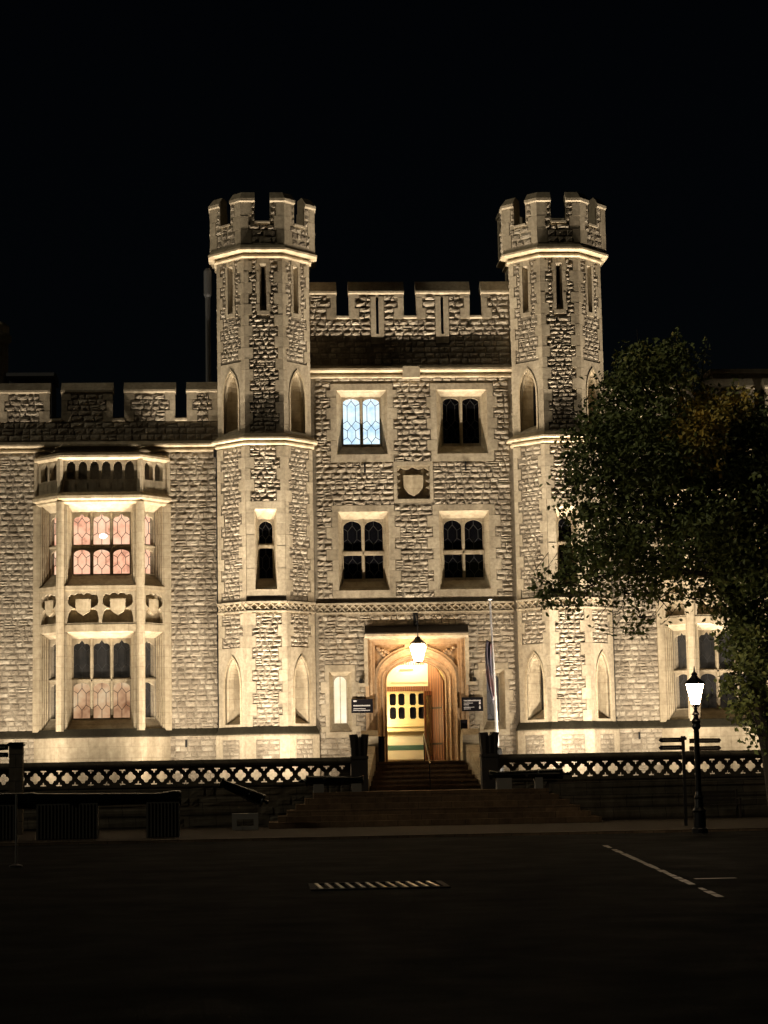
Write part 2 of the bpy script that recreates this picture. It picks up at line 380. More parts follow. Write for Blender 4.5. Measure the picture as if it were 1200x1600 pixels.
# ------------------------------------------------------------------ ground
def ground():
    m = M['asphalt'] = mat('asphalt', (.045, .043, .04), .62, 0, .008); b = m.node_tree.nodes['Principled BSDF']
    p = pos(m); n = noise(m, p, .35, 6)
    L(m, ramp(m, n, [(.3, (.005, .005, .0045)), (.7, (.016, .015, .013))]).outputs[0], b.inputs['Base Color'])
    L(m, ramp(m, noise(m, p, .8, 5), [(.35, (.7,)*3), (.7, (.95,)*3)]).outputs[0], b.inputs['Roughness'])
    bump(m, noise(m, p, 30, 4), .7, .02)
    mb = MB(); n_ = 60; V = []
    for j in range(n_+1):
        for i in range(n_+1):
            x = -300+600*i/n_; y = -300+600*j/n_; V.append((x, y, -.06))
    mb.add(V, [(j*(n_+1)+i, j*(n_+1)+i+1, (j+1)*(n_+1)+i+1, (j+1)*(n_+1)+i) for j in range(n_) for i in range(n_)])
    tag(mb.build('road', M['asphalt'], fix=False), kind='structure')
    m = M['paving'] = ashlar_mat('paving_stone', (.15, .115, .08), (.11, .085, .06), (.04, .03, .02), .8, .5, .012)
    g = m.node_tree
    mb = MB()
    mb.abox(-40, 40, -16.2, 0, -.3, 0)
    # kerb stones
    x = -40
    while x < 40:
        l = rnd.uniform(.8, 1.1); mb.abox(x+.005, min(40, x+l)-.005, -16.5, -16.205, -.3, .012, rnd.random()); x += l
    tag(mb.build('pavement', M['paving']), kind='structure')
    # gutter line and its branch
    mb = MB()
    a, b_ = Vector((2.5, -25.0, -.052)), Vector((.8, -45.5, -.052)); k = 26
    for i in range(k):
        if rnd.random() < .14: continue
        p0, p1 = a.lerp(b_, i/k), a.lerp(b_, (i+rnd.uniform(.7, .97))/k); o = rnd.uniform(.04, .07)
        mb.add([(p0.x-o, p0.y, -.052), (p0.x+o, p0.y, -.052), (p1.x+o, p1.y, -.052), (p1.x-o, p1.y, -.052)], [(0, 1, 2, 3)], rnd.random())
    q = atg(1085, 1373, -.052)
    mb.add([(q.x, q.y-.1, -.052), (q.x+.7, q.y-.1, -.052), (q.x+.7, q.y+.1, -.052), (q.x, q.y+.1, -.052)], [(0, 1, 2, 3)], .6)
    M['gutter'] = mat('gutter_stone', (.20, .18, .14), .5, 0, .3)
    tag(mb.build('path_gutter', M['gutter'], fix=False), kind='structure')
    # drain
    d = MB(); c0, c1 = atg(493, 1386, -.05), atg(692, 1385, -.05)
    d.abox(c0.x, c1.x, c0.y-.9, c0.y-.8, -.07, -.035); d.abox(c0.x, c1.x, c0.y+.8, c0.y+.9, -.07, -.035)
    n_ = 12
    t = empty('drain_grate', (c0.x, c0.y, -.05), 'slotted metal drain grate set in the dark foreground road', 'drain')
    d.abox(c0.x-.1, c0.x, c0.y-.9, c0.y+.9, -.07, -.036); d.abox(c1.x, c1.x+.1, c0.y-.9, c0.y+.9, -.07, -.036)
    d.build('frame', M['black'], t)
    m = M['bar'] = mat('worn_steel', (.30, .27, .22), .4, 1)
    a_ = N(m, 'ShaderNodeAttribute', attribute_name='tint'); L(m, ramp(m, a_.outputs['Fac'], [(0, (.05, .045, .04)), (1, (.42, .38, .31))]).outputs[0], m.node_tree.nodes['Principled BSDF'].inputs['Base Color'])
    for i in range(n_):
        x = c0.x+(i+.5)*(c1.x-c0.x)/n_; s_ = MB()
        s_.add([(x-.03, c0.y-.78, -.03), (x+.025, c0.y-.78, -.03), (x-.03, c0.y+.78, -.03), (x-.085, c0.y+.78, -.03),
                (x-.03, c0.y-.78, -.07), (x+.025, c0.y-.78, -.07), (x-.03, c0.y+.78, -.07), (x-.085, c0.y+.78, -.07)],
               [(0, 1, 2, 3), (0, 4, 5, 1), (1, 5, 6, 2), (2, 6, 7, 3), (3, 7, 4, 0)], (.7, .15, .3, .2, .1, .6, .15, .3, .9, 1, .8, .9)[i])
        s_.build('bar', M['bar'], t)
ground()

# ------------------------------------------------------------------ the barracks
B = empty('barracks_building', (0, 0, 0), 'floodlit pale stone barracks with two battlemented octagonal turrets and an arched entrance', 'building')
WALLM = [M['rubble'], M['dressed'], M['mortar']]
F0 = Fr(0, 0)
def parapet(name, x0, x1, zb, zs, zm, zc, merlons, y=-.06, slits=(), amp=.05, rub=True):
    """zb base, zs crenel sill, zm merlon coping edge, zc top of the sloped coping"""
    fr = Fr(0, y); mb = MB(); bl = []
    for s_ in slits: bl.append((s_-.24, s_+.24, 17.4, 19.2))
    panel(mb, fr, x0, x1, zb, zs-.14, [(s_-.05, s_+.05, 17.75, zs-.14) for s_ in slits], .5)
    blk = list(bl)
    for a, b in merlons:
        sl = [s_ for s_ in slits if a < s_ < b]
        panel(mb, fr, a, b, zs-.14, zm-.1, [(s_-.05, s_+.05, zs-.14, zm-.22) for s_ in sl], .5)
        for ue, sg in ((a, 1), (b, -1)):
            if abs(ue-x0) > .05 and abs(ue-x1) > .05: blk += quoins(mb, fr, ue, sg, zs-.14, zm-.1, .2, .34, 1, .4, 0, .03)
        mb.mould([(a-.03, y), (b+.03, y)], [(0, zm-.14), (.07, zm-.07), (.07, zm), (.02, zm+.03), (-.25, zc), (-.56, zc-.2), (-.56, zm-.1), (0, zm-.12)], False, .6, 1)
        if rub: rubble(mb, fr, a+.01, b-.01, zs-.14, zm-.14, blk, amp)
    for s_ in slits:
        for sg in (-1, 1): mb.box(fr, s_+sg*.05 if sg > 0 else s_-.24, s_+.24 if sg > 0 else s_-.05, 17.4, 19.16, -.1, .03, .6, 1)
        mb.box(fr, s_-.05, s_+.05, 17.4, 17.75, -.1, .03, .5, 1)
    edges = sorted(merlons)
    for (a, b), (c, d) in zip(edges, edges[1:]):
        mb.mould([(b, y), (c, y)], [(0, zs-.15), (.06, zs-.1), (.06, zs-.03), (-.5, zs+.12), (-.5, zs-.15)], False, .6, 1)
    if rub: rubble(mb, fr, x0, x1, zb, zs-.16, blk, amp*.8)
    return mb.build(name, WALLM, B)
def band(mb, fr, u0, u1, path=None):
    mb.box(fr, u0, u1, 7.76, 7.83, -.05, .09, .7, 1); mb.box(fr, u0, u1, 7.45, 7.5, -.05, .07, .6, 1)
    mb.box(fr, u0, u1, 7.5, 7.76, -.05, .004, .1, 1)
    n = max(1, round((u1-u0)/.27)); s_ = (u1-u0)/n
    for i in range(n):
        a = u0+i*s_
        for p, q in (((a, 7.5), (a+s_, 7.76)), ((a, 7.76), (a+s_, 7.5))):
            du, dz = q[0]-p[0], q[1]-p[1]; l = math.hypot(du, dz); x, z = -dz/l*.018, du/l*.018
            dd = .05 if p[1] < 7.6 else .056
            mb.prism(fr, [(p[0]-x, p[1]-z), (q[0]-x, q[1]-z), (q[0]+x, q[1]+z), (p[0]+x, p[1]+z)], 0, dd, .8, 1)
def surround(mb, fr, op, top, bot, w1, w2, ph=0, zt=None, zb=None):
    """ashlar blocks round an opening op=(u0,u1,z0,z1); returns blocked rects"""
    u0, u1, z0, z1 = op; bl = []
    n = 3; L_ = (u1-u0+2*w1)/n
    for i in range(n):
        mb.box(fr, u0-w1+i*L_+.003, u0-w1+(i+1)*L_-.003, z1, top, -.1, .03, rnd.uniform(.3, .8), 1)
    mb.box(fr, u0-w1, u1+w1, bot, z0, -.1, .03, .55, 1)
    bl += [(u0-w1, u1+w1, z1, top), (u0-w1, u1+w1, bot, z0)]
    z = z0; k = ph
    while z < z1-.01:
        zt_ = GZ+.4*math.ceil((z-GZ+.05)/.4); zt_ = min(zt_, z1); w_ = w1 if k % 2 else w2
        mb.box(fr, u0-w_, u0, z+.003, zt_-.003, -.1, .03+rnd.uniform(-.004, .004), rnd.uniform(.25, .85), 1)
        mb.box(fr, u1, u1+w_, z+.003, zt_-.003, -.1, .03+rnd.uniform(-.004, .004), rnd.uniform(.25, .85), 1)
        bl += [(u0-w_, u1+w_, z, zt_)]; z = zt_; k += 1
    return bl
# --- central wall
UPW = [(-2.75, -.91, 13.27, 15.5), (.93, 2.79, 13.27, 15.5)]
UPW = [(-2.76, -.9, 13.28, 15.67), (.92, 2.79, 13.28, 15.67)]
MDW = [(-2.76, -.92, 8.29, 11.17), (.92, 2.76, 8.29, 11.17)]
SDW = [(-3.17, -2.36, 3.2, 5.36), (2.38, 3.19, 3.2, 5.36)]
SHD = (-.58, .62, 11.62, 12.85)
DOOR = (-1.66, 1.66, 2.1, 6.5)
def central():
    mb = MB(); holes = UPW+MDW+SDW+[SHD]+[DOOR]
    panel(mb, F0, -3.72, 3.72, 1.0, 16.15, holes, .45)
    bl = []
    for k, o in enumerate(UPW): bl += surround(mb, F0, o, 15.9, 13.0, .22, .36, k)
    for k, o in enumerate(MDW): bl += surround(mb, F0, o, 11.4, 8.05, .22, .42, k+1)
    for k, o in enumerate(SDW): bl += surround(mb, F0, o, 5.6, 3.0, .14, .3, k)
    bl += surround(mb, F0, SHD, 13.0, 11.5, .12, .12)
    bl += [(-1.86, 1.86, 1.0, 6.98), (-3.72, 3.72, 7.42, 7.86)]
    rubble(mb, F0, -3.55, 3.6, 1.0, 16.2, bl, .047)
    band(mb, F0, -3.6, 3.6)
    w_ = mb.build('central_wall', WALLM, B)
    mb = MB()
    mb.mould([(-3.75, 0), (-.32, 0)], [(0, 16.11), (.1, 16.14), (.1, 16.2), (.03, 16.23), (.03, 16.3), (.34, 16.35), (.34, 16.42), (.0, 16.6)], False, .7, 0)
    mb.mould([(.32, 0), (3.75, 0)], [(0, 16.11), (.1, 16.14), (.1, 16.2), (.03, 16.23), (.03, 16.3), (.34, 16.35), (.34, 16.42), (.0, 16.6)], False, .7, 0)
    mb.box(F0, -.32, .32, 16.08, 16.5, -.1, .3, .3)
    mb.build('cornice', M['ashlar'], B)
    for k, o in enumerate(UPW):
        c = (o[0]+o[1])/2; m_ = 'lit_blue' if k == 0 else 'glass_dark'; a, b = c-.72, c+.72
        lg = [(a+.05, c-.06, 13.72, 15.25, 15.42, 'tudor', m_, [.1, .36, .46, .9]), (c+.06, b-.05, 13.72, 15.25, 15.42, 'tudor', m_, [.1, .36, .46, .9])]
        window(B, F0, o, (a, b, 13.62, 15.47), lg, .36, thin=[(c-.035, c+.035, 13.62, 15.47)],
               label='lit two-light window glowing pale blue' if k == 0 else None)
    for k, o in enumerate(MDW):
        c = (o[0]+o[1])/2; a, b = c-.76, c+.76; m_ = 'glass_dark'
        lg = []
        for p, q in ((a+.04, c-.06), (c+.06, b-.04)):
            lg += [(p, q, 9.78, 10.62, 10.88, 'tudor', m_, [.3, .75]), (p, q, 8.75, 9.6, 9.61, 'tudor', m_, [.25, .75])]
        window(B, F0, o, (a, b, 8.65, 10.93), lg, .36, thin=[(c-.035, c+.035, 8.65, 10.93), (a, b, 9.63, 9.74)])
    for k, o in enumerate(SDW):
        c = (o[0]+o[1])/2; m_ = 'lit_cream' if k == 0 else 'grey_pane'
        lg = [(c-.22, c+.22, 3.52, 5.0, 5.2, 'round', m_, [] if k == 0 else None)]
        if k == 0: lg = [(c-.22, c+.22, 3.52, 5.0, 5.2, 'round', m_, [])]
        window(B, F0, o, (c-.25, c+.25, 3.5, 5.22), lg, .3, label='narrow arched window lit cream from inside' if k == 0 else None,
               thin=[(c-.012, c+.012, 3.52, 5.2)] if k == 0 else None)
    # shield panel
    mb = MB(); mb.box(F0, SHD[0], SHD[1], SHD[2], SHD[3], -.3, -.2, .4)
    cx = .02
    sh = [(-.36, 12.5), (.36, 12.5), (.36, 12.2), (.33, 12.02), (.2, 11.84), (0, 11.72), (-.2, 11.84), (-.33, 12.02), (-.36, 12.2)]
    mb.prism(F0, [(u+cx, z) for u, z in sh], -.2, .02, .9)
    fr_ = [(-.6, 12.86), (-.6, 12.62), (-.42, 12.78), (-.2, 12.7), (0, 12.8), (.2, 12.7), (.42, 12.78), (.64, 12.62), (.64, 12.86)]
    mb.prism(F0, fr_, -.2, -.02, .7)
    for s_ in (-1, 1):
        for z in (11.8, 12.05, 12.3, 12.55): mb.prism(F0, [(cx+s_*.6, z-.07), (cx+s_*.6, z+.07), (cx+s_*.47, z)], -.2, -.04, .6)
    mb.build('shield_panel', M['ashlar'], B)
    parapet('central_battlement', -3.7, 3.7, 16.42, 18.46, 19.36, 19.78, [(-3.7, -2.72), (-2.24, -.23), (.25, 2.22), (2.68, 3.7)], -.06, (-1.2, 1.2), .055)
central()
# --- wings
def wing(s_):
    x0, x1 = (-16.6, -7.0) if s_ < 0 else (7.0, 22.0)
    mb = MB(); panel(mb, F0, x0, x1, 1.0, 13.5, [], .45)
    bays = [-11.29] if s_ < 0 else [11.29, 18.9]
    bl = [(b-2.38, b+2.38, 1.0, 13.0) for b in bays]
    rubble(mb, F0, x0, x1, 3.4, 13.4, bl, .033); rubble(mb, Fr(0, -.06), x0, x1, 1.0, 3.2, bl, .03)
    panel(mb, Fr(0, -.06), x0, x1, 1.0, 3.2, [], .05)
    mb.mould([(x0, 0), (x1, 0)], [(0, 3.38), (.10, 3.2), (.10, 3.12), (0, 3.1)], False, .4, 1)
    mb.build('wing_wall', WALLM, B)
    mb = MB(); prof = [(0, 13.44), (.08, 13.47), (.08, 13.52), (.02, 13.54), (.02, 13.6), (.27, 13.64), (.27, 13.7), (0, 13.86)]
    xs = [x0]+[e for b in bays for e in (b-2.4, b+2.36)]+[x1]
    mb.mould([(x0, 0), (x1, 0)], prof, False, .7)
    mb.build('cornice', M['ashlar'], B)
    ml = []; c = -9.57*-s_ if s_ > 0 else -9.57
    for k in range(-7, 8):
        a = -9.565+2.27*k-.915; b = a+1.83
        if s_ < 0:
            a_, b_ = max(a, x0), min(b, -7.1)
        else:
            a_, b_ = max(-b, 7.1), min(-a, x1)
        if b_-a_ > .3: ml.append((a_, b_))
    parapet('wing_battlement', x0, x1, 13.86, 14.7, 15.73, 16.05, sorted(ml), -.04, (), .045)
wing(-1); wing(1)
# --- turrets
def turret(s_):
    cx, cy = 5.40*s_, .30
    T = MB(); W1, W2 = 1.70, 1.66
    tw = 2*math.tan(math.pi/8)
    # plinth
    P = MB()
    P.mould(octpath(cx, cy, W1), [(-.3, .95), (.14, .95), (.14, 3.08), (.12, 3.14), (.0, 3.36), (-.3, 3.36)], True, .75, 1)
    T2 = P
    for dg in (-45, 0, 45):
        fr = facet(cx, cy, W1+.14, dg)
        for ua, ub in ((-.42, .42),): 
            T2.box(fr, ua, ub, 1.9, 2.95, -.02, .004, .3, 2); rubble(T2, fr, ua, ub, 1.9, 2.95, [], .022, 0, .19)
    for dg in (-45, 0, 45, -90, 90):
        fr = facet(cx, cy, W1, dg); hw = W1*tw/2; bl = []; holes = []
        if dg == 0: holes = [(-.39, .39, 8.25, 11.13)]
        if abs(dg) == 45: holes = [(-.42, .42, 3.42, 5.98)]
        panel(T, fr, -hw, hw, 3.3, 13.5, holes, .42)
        if abs(dg) == 90: continue
        if dg == 0: bl += surround(T, fr, (-.39, .39, 8.25, 11.13), 11.4, 8.0, .30, .30)
        if abs(dg) == 45:
            o = holes[0]
            T.plate(fr, rect(-.54, .54, 3.38, 6.2), [arch(-.38, .38, 3.5, 4.85, 5.85, 'point')], -.03, .03, .7, 1); bl.append((-.56, .56, 3.36, 6.2))
        bl += quoins(T, fr, -hw, 1, 3.4, 13.4, .17, .31, 1, .4, 0 if dg else 1, av=(3, 6.2, .163) if dg else (8.0, 11.4, .0))
        bl += quoins(T, fr, hw, -1, 3.4, 13.4, .17, .31, 1, .4, 1 if dg else 0, av=(3, 6.2, .163) if dg else (8.0, 11.4, .0))
        bl.append((-2, 2, 7.42, 7.86)); band(T, fr, -hw-.02, hw+.02)
        rubble(T, fr, -hw, hw, 3.4, 13.4, bl, .040, 0, .167)
        hw = W2*tw/2
    for dg in (-135, -90, -45, 0, 45, 90, 135, 180):
        fr = facet(cx, cy, W2, dg); hw = W2*tw/2; holes = []
        if abs(dg) < 100: holes = [(-.13, .13, 18.35, 20.1)]
        if abs(dg) == 45: holes.append((-.42, .42, 13.92, 16.3))
        panel(T, fr, -hw, hw, 13.5, 20.4, holes, .35)
        if abs(dg) > 100: continue
        bl = surround(T, fr, (-.13, .13, 18.35, 20.1), 20.3, 18.2, .1, .14)
        T.strips(fr, [(rect(-.13, .13, 18.35, 20.1), .03), (rect(-.13, .13, 18.35, 20.1), .0), (rect(-.05, .05, 18.6, 20.0), -.22), (rect(-.05, .05, 18.6, 20.0), -.36)], True, .6, 1)
        if abs(dg) == 45:
            T.plate(fr, rect(-.52, .52, 13.88, 16.5), [arch(-.37, .37, 13.97, 15.25, 16.2, 'point')], -.03, .03, .6, 1); bl.append((-.52, .52, 13.8, 16.5))
        bl += quoins(T, fr, -hw, 1, 13.8, 20.4, .16, .29, 1, .4, 0 if dg else 1, av=(13, 16.5, .166) if abs(dg) == 45 else None)
        bl += quoins(T, fr, hw, -1, 13.8, 20.4, .16, .29, 1, .4, 1 if dg else 0, av=(13, 16.5, .166) if abs(dg) == 45 else None)
        rubble(T, fr, -hw, hw, 13.8, 20.4, bl, .045, 0, .165)
    body = T.build('turret', WALLM, B)
    P.build('plinth', WALLM, B)
    # string course and cornice
    mb = MB(); mb.mould(octpath(cx, cy, W1), [(-.3, 13.42), (.02, 13.44), (.1, 13.48), (.1, 13.54), (.03, 13.56), (.03, 13.6), (.22, 13.64), (.22, 13.7), (-.04, 13.9), (-.3, 13.9)], True, .8)
    mb.build('string_course', M['ashlar'], body)
    mb = MB(); mb.mould(octpath(cx, cy, W2), [(-.3, 20.28), (.04, 20.3), (.12, 20.34), (.12, 20.4), (.05, 20.43), (.05, 20.48), (.33, 20.54), (.33, 20.61), (.2, 20.78), (-.3, 20.78)], True, .9)
    mb.build('cornice', M['ashlar'], body)
    # battlement: merlons wrap the corners
    W3 = 1.90; op = octpath(cx, cy, W3); mb = MB()
    mb.mould(op, [(-.35, 20.7), (0, 20.7), (0, 21.6), (-.35, 21.72)], True, .5, 1)
    for k in range(8):
        v = Vector(op[k]); pv = Vector(op[k-1]); nx = Vector(op[(k+1) % 8])
        a = v+(pv-v).normalized()*.515; b = v+(nx-v).normalized()*.515
        mb.mould([tuple(a), tuple(v), tuple(b)], [(-.35, 21.6), (.004, 21.6), (.004, 22.3), (.07, 22.36), (.07, 22.46), (-.12, 22.72), (-.35, 22.62)], False, rnd.uniform(.3, .8), 1)
    for dg in (-90, -45, 0, 45, 90):
        fr = facet(cx, cy, W3, dg); hw = W3*tw/2
        bl = quoins(mb, fr, -hw, 1, 20.8, 22.3, .28, .38, 1, .5, 0, .02, .008)+quoins(mb, fr, hw, -1, 20.8, 22.3, .28, .38, 1, .5, 1, .02, .008)
        rubble(mb, fr, -hw, hw, 20.8, 21.5, bl, .045)
        mb.box(fr, -.28, .28, 21.54, 21.61, -.1, .05, .8, 1)
        rubble(mb, fr, -hw, -.28, 21.6, 22.3, bl, .04); rubble(mb, fr, .28, hw, 21.6, 22.3, bl, .04)
    mb.build('battlement', WALLM, B)
    mb = MB(); mb.add([(x, y, 20.75) for x, y in octpath(cx, cy, W3-.1)], [tuple(range(8))]); mb.build('turret_roof', M['lead_roof'], body, fix=False)
    # windows
    fr = facet(cx, cy, W1, 0)
    window(B, fr, (-.39, .39, 8.25, 11.13), (-.28, .28, 8.62, 10.8), [(-.24, .24, 9.92, 10.5, 10.74, 'tudor', 'glass_dark', [.3, .75]), (-.24, .24, 8.68, 9.75, 9.76, 'tudor', 'glass_dark', [.3, .75])], .38,
           thin=[(-.28, .28, 9.8, 9.87)])
    for dg in (-45, 45):
        for (Wd, u, z0, zs, zt, dp, iz) in ((W1, .38, 3.5, 4.85, 5.85, .46, 3.85), (W2, .37, 13.97, 15.25, 16.2, .42, 14.2)):
            fr = facet(cx, cy, Wd, dg); mb = MB()
            o = arch(-u, u, z0, zs, zt, 'point'); i_ = arch(-u*.3, u*.3, iz, zs+.1, zt-.22, 'point')
            m1 = arch(-u*.86, u*.86, z0+.06, zs, zt-.06, 'point'); m2 = arch(-u*.8, u*.8, z0+.09, zs, zt-.09, 'point')
            og = arch(-u-.07, u+.07, z0, zs, zt+.09, 'point')
            mb.strips(fr, [(og[1:]+og[:1], .02), (og[1:]+og[:1], .06), (o[1:]+o[:1], .06), (o[1:]+o[:1], .02)], False, .9)
            mb.strips(fr, [(o, .03), (o, -.04), (m1, -.08), (m2, -.14), (i_, -dp)], True, .7)
            lo = mb.build('lancet_window', M['ashlar'], B)
            pb = MB(); pb.box(fr, -u*.32, u*.32, iz-.02, zt-.1, -dp-.03, -dp-.005); pb.build('pane', M['glass_dark'], lo)
turret(-1); turret(1)
# very dark strip over the sloped weathering on top of the plinth
M['dark_slope'] = stone_mat('dark_weathering', [(0, (.03, .026, .018)), (1, (.055, .05, .03))], .6, .03)
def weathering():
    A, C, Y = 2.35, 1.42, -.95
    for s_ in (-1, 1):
        mb = MB(); mb.mould(octpath(5.40*s_, .30, 1.70), [(.118, 3.15), (.145, 3.13), (.155, 3.17), (.02, 3.43), (.003, 3.44)], True, .5); mb.build('weathering', M['dark_slope'], B)
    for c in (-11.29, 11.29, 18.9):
        mb = MB(); mb.mould([(c-A, 0), (c-C, Y), (c+C, Y), (c+A, 0)], [(.06, 3.15), (.105, 3.13), (.115, 3.17), (.0, 3.43), (-.02, 3.43)], False, .5); mb.build('weathering', M['dark_slope'], B)
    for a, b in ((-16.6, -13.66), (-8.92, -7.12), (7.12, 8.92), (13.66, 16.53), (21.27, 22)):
        mb = MB(); mb.mould([(a, 0), (b, 0)], [(.0, 3.16), (.125, 3.14), (.13, 3.2), (.0, 3.43)], False, .5); mb.build('weathering', M['dark_slope'], B)
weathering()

# --- bay windows
def bay(cx, full=True, lit=True):
    Y = -.95; A, C = 2.35, 1.42
    path = [(cx-A, 0), (cx-C, Y), (cx+C, Y), (cx+A, 0)]
    an = math.atan2(Y, A-C); wd = math.hypot(A-C, Y)/2
    FF = Fr(cx, Y, 0); FL = Fr(cx-(A+C)/2, Y/2, an); FRr = Fr(cx+(A+C)/2, Y/2, -an)
    mb = MB()
    mb.mould(path, [(-.3, .95), (.1, .95), (.1, 3.12), (.08, 3.16), (-.02, 3.38), (-.3, 3.38)], False, .6)
    mb.mould(path, [(-.6, 6.87), (.0, 6.87), (.0, 7.12), (-.6, 7.12)], False, .8)
    mb.mould(path, [(-.6, 8.34), (.02, 8.34), (.02, 8.5), (-.05, 8.55), (-.6, 8.55)], False, .8)
    # corner shafts and end pilasters
    for x, y, r in ((cx-C, Y, .15), (cx+C, Y, .15)):
        mb.mould([(x+r*math.cos(R(a)), y+r*math.sin(R(a))) for a in (-112.5, -67.5, -22.5, 22.5, 67.5, 112.5, 157.5, 202.5)], [(0, 3.36), (0, 11.5), (-.1, 11.5), (-.1, 3.36)], True, .75)
    for sg in (-1, 1): mb.abox(cx+sg*A-.12, cx+sg*A+.12, -.12, .02, 3.36, 11.5, .7)
    # masonry either side of the openings and shield stage
    for fr, hw, op, pan in ((FF, C, 1.22, [(-.61, .57), (.61, .57)]), (FL, wd, .47, [(0, .44)]), (FRr, wd, .47, [(0, .44)])):
        for z0, z1 in ((3.36, 6.87), (8.52, 11.5)):
            mb.box(fr, -hw+.02, -op, z0, z1, -.5, -.012, .6); mb.box(fr, op, hw-.02, z0, z1, -.5, -.012, .6)
        mb.box(fr, -hw+.02, hw-.02, 7.12, 8.34, -.5, -.22, .1)
        holes = []
        for c, h in pan:
            k = h/.57
            half = [(.56, .03), (.55, .2), (.50, .42), (.42, .52), (.30, .55), (.38, .60), (.50, .66), (.54, .78), (.52, .96), (.44, 1.06), (.30, 1.03), (.20, 1.10), (.08, 1.10), (0, 1.03)]
            pts = [(c+u*k, 7.15+z) for u, z in half]+[(c-u*k, 7.15+z) for u, z in reversed(half[:-1])]
            holes.append(pts)
            s_ = [(-.27, .88), (.27, .88), (.27, .6), (.22, .44), (0, .3), (-.22, .44), (-.27, .6)]
            sk = max(k, .85)
            mb.prism(fr, [(c+u*sk, 7.15+z) for u, z in s_], -.22, -.03, .95)
            mb.box(fr, c-.56*k, c+.56*k, 7.66, 7.72, -.22, -.1, .8)
        mb.plate(fr, rect(-hw+.02, hw-.02, 7.12, 8.34), holes, -.2, -.014, .6)
    for (z0, z1, iz0, iz1) in ((3.36, 6.87, 3.78, 6.66), (8.53, 11.48, 8.93, 11.22)):
        for fr, op, inn, dp in ((FF, 1.22, 1.06, .6), (FL, .47, .34, .35), (FRr, .47, .34, .35)):
            for sg in (-1, 1):
                for t in (.12, .34, .56, .78):
                    u = sg*(op+(inn-op)*t); d = -.012+(-dp+.012)*t; zz0 = z0+(iz0-z0)*t; zz1 = z1+(iz1-z1)*t
                    mb.tube(fr.p(u-sg*.008, zz0, d), fr.p(u-sg*.008, zz1, d), .034, n=6, tint=.75)
    stone_ = mb.build('bay_window', M['ashlar'], B)
    # cornice + pierced parapet
    mb = MB()
    mb.mould(path, [(-.6, 11.44), (.02, 11.44), (.08, 11.5), (.08, 11.56), (.2, 11.62), (.2, 11.72), (.02, 11.86), (-.6, 11.86)], False, .9)
    mb.mould(path, [(-.22, 13.02), (.03, 13.02), (.13, 13.1), (.13, 13.18), (-.04, 13.3), (-.22, 13.26)], False, .9)
    for fr, hw, n in ((FF, C, 6), (FL, wd, 2), (FRr, wd, 2)):
        m_ = .17; w_ = (2*hw-2*m_)/n; holes = []
        for i in range(n):
            a = -hw+m_+i*w_+.05; b = a+w_-.1
            holes.append(arch(a, b, 12.32, 12.75, 12.98, 'round'))
            mb.prism(fr, [(a, 11.95), (b, 11.95), (b, 12.2), (a, 12.2)], -.1, .012, .5)
        mb.plate(fr, rect(-hw, hw, 11.86, 13.05), holes, -.18, 0, .5)
    for x, y in path: mb.lathe((x, y*.98, 11.86), [(.11, 0), (.11, 1.2)], 8, .5)
    mb.build('bay_parapet', M['ashlar'], stone_)
    mb = MB(); mb.add([(x, y, 11.8) for x, y in path]+[(path[3][0], .1, 11.8), (path[0][0], .1, 11.8)], [tuple(range(6))]); mb.build('bay_roof', M['lead_roof'], stone_, fix=False)
    # windows
    U, D_ = 1.06, .6
    for (z0, z1, iz0, iz1, tr, up_) in ((3.36, 6.87, 3.78, 6.66, 5.2, False), (8.53, 11.48, 8.93, 11.22, 9.98, True)):
        for fr, op, inn, n in ((FF, 1.22, U, 3), (FL, .47, .34, 1), (FRr, .47, .34, 1)):
            lg = []; w_ = 2*inn/n
            for i in range(n):
                a = -inn+i*w_+(.06 if n > 1 else .05); b = -inn+(i+1)*w_-(.06 if n > 1 else .05)
                if up_: m1 = m2 = 'lit_pink'
                elif fr is FF: m1, m2 = 'lit_faint', 'lit_dim'
                else: m1 = m2 = 'lit_faint'
                if not lit: m1, m2 = ('lit_faint', 'lit_faint')
                lg.append((a, b, tr+.06, iz1-.32, iz1-.05, 'cusp', m1, [.3, .78])); lg.append((a, b, iz0+.05, tr-.3, tr-.12, 'tudor', m2, [.3, .78]))
            th = [(-inn+i*w_-.03, -inn+i*w_+.03, iz0, iz1) for i in range(1, n)]+[(-inn, inn, tr-.06, tr+.01)]
            wo = window(B, fr, (-op, op, z0, z1), (-inn, inn, iz0, iz1), lg, D_ if n == 3 else .35, thin=th, proud=-.012,
                        label='upper bay window lit pink' if up_ and lit and n == 3 else None)
            if up_ and lit and n == 3:
                lb = MB(); q = (cx+.05, Y+D_+.08, 10.35)
                lb.lathe((q[0], q[1], q[2]-.09), [(.02, 0), (.11, .04), (.14, .09), (.11, .14), (.02, .18)], 12); lb.build('ceiling_lamp', M['lamp_hot'], wo)
bay(-11.29); bay(11.29, lit=False); bay(18.9, lit=False)

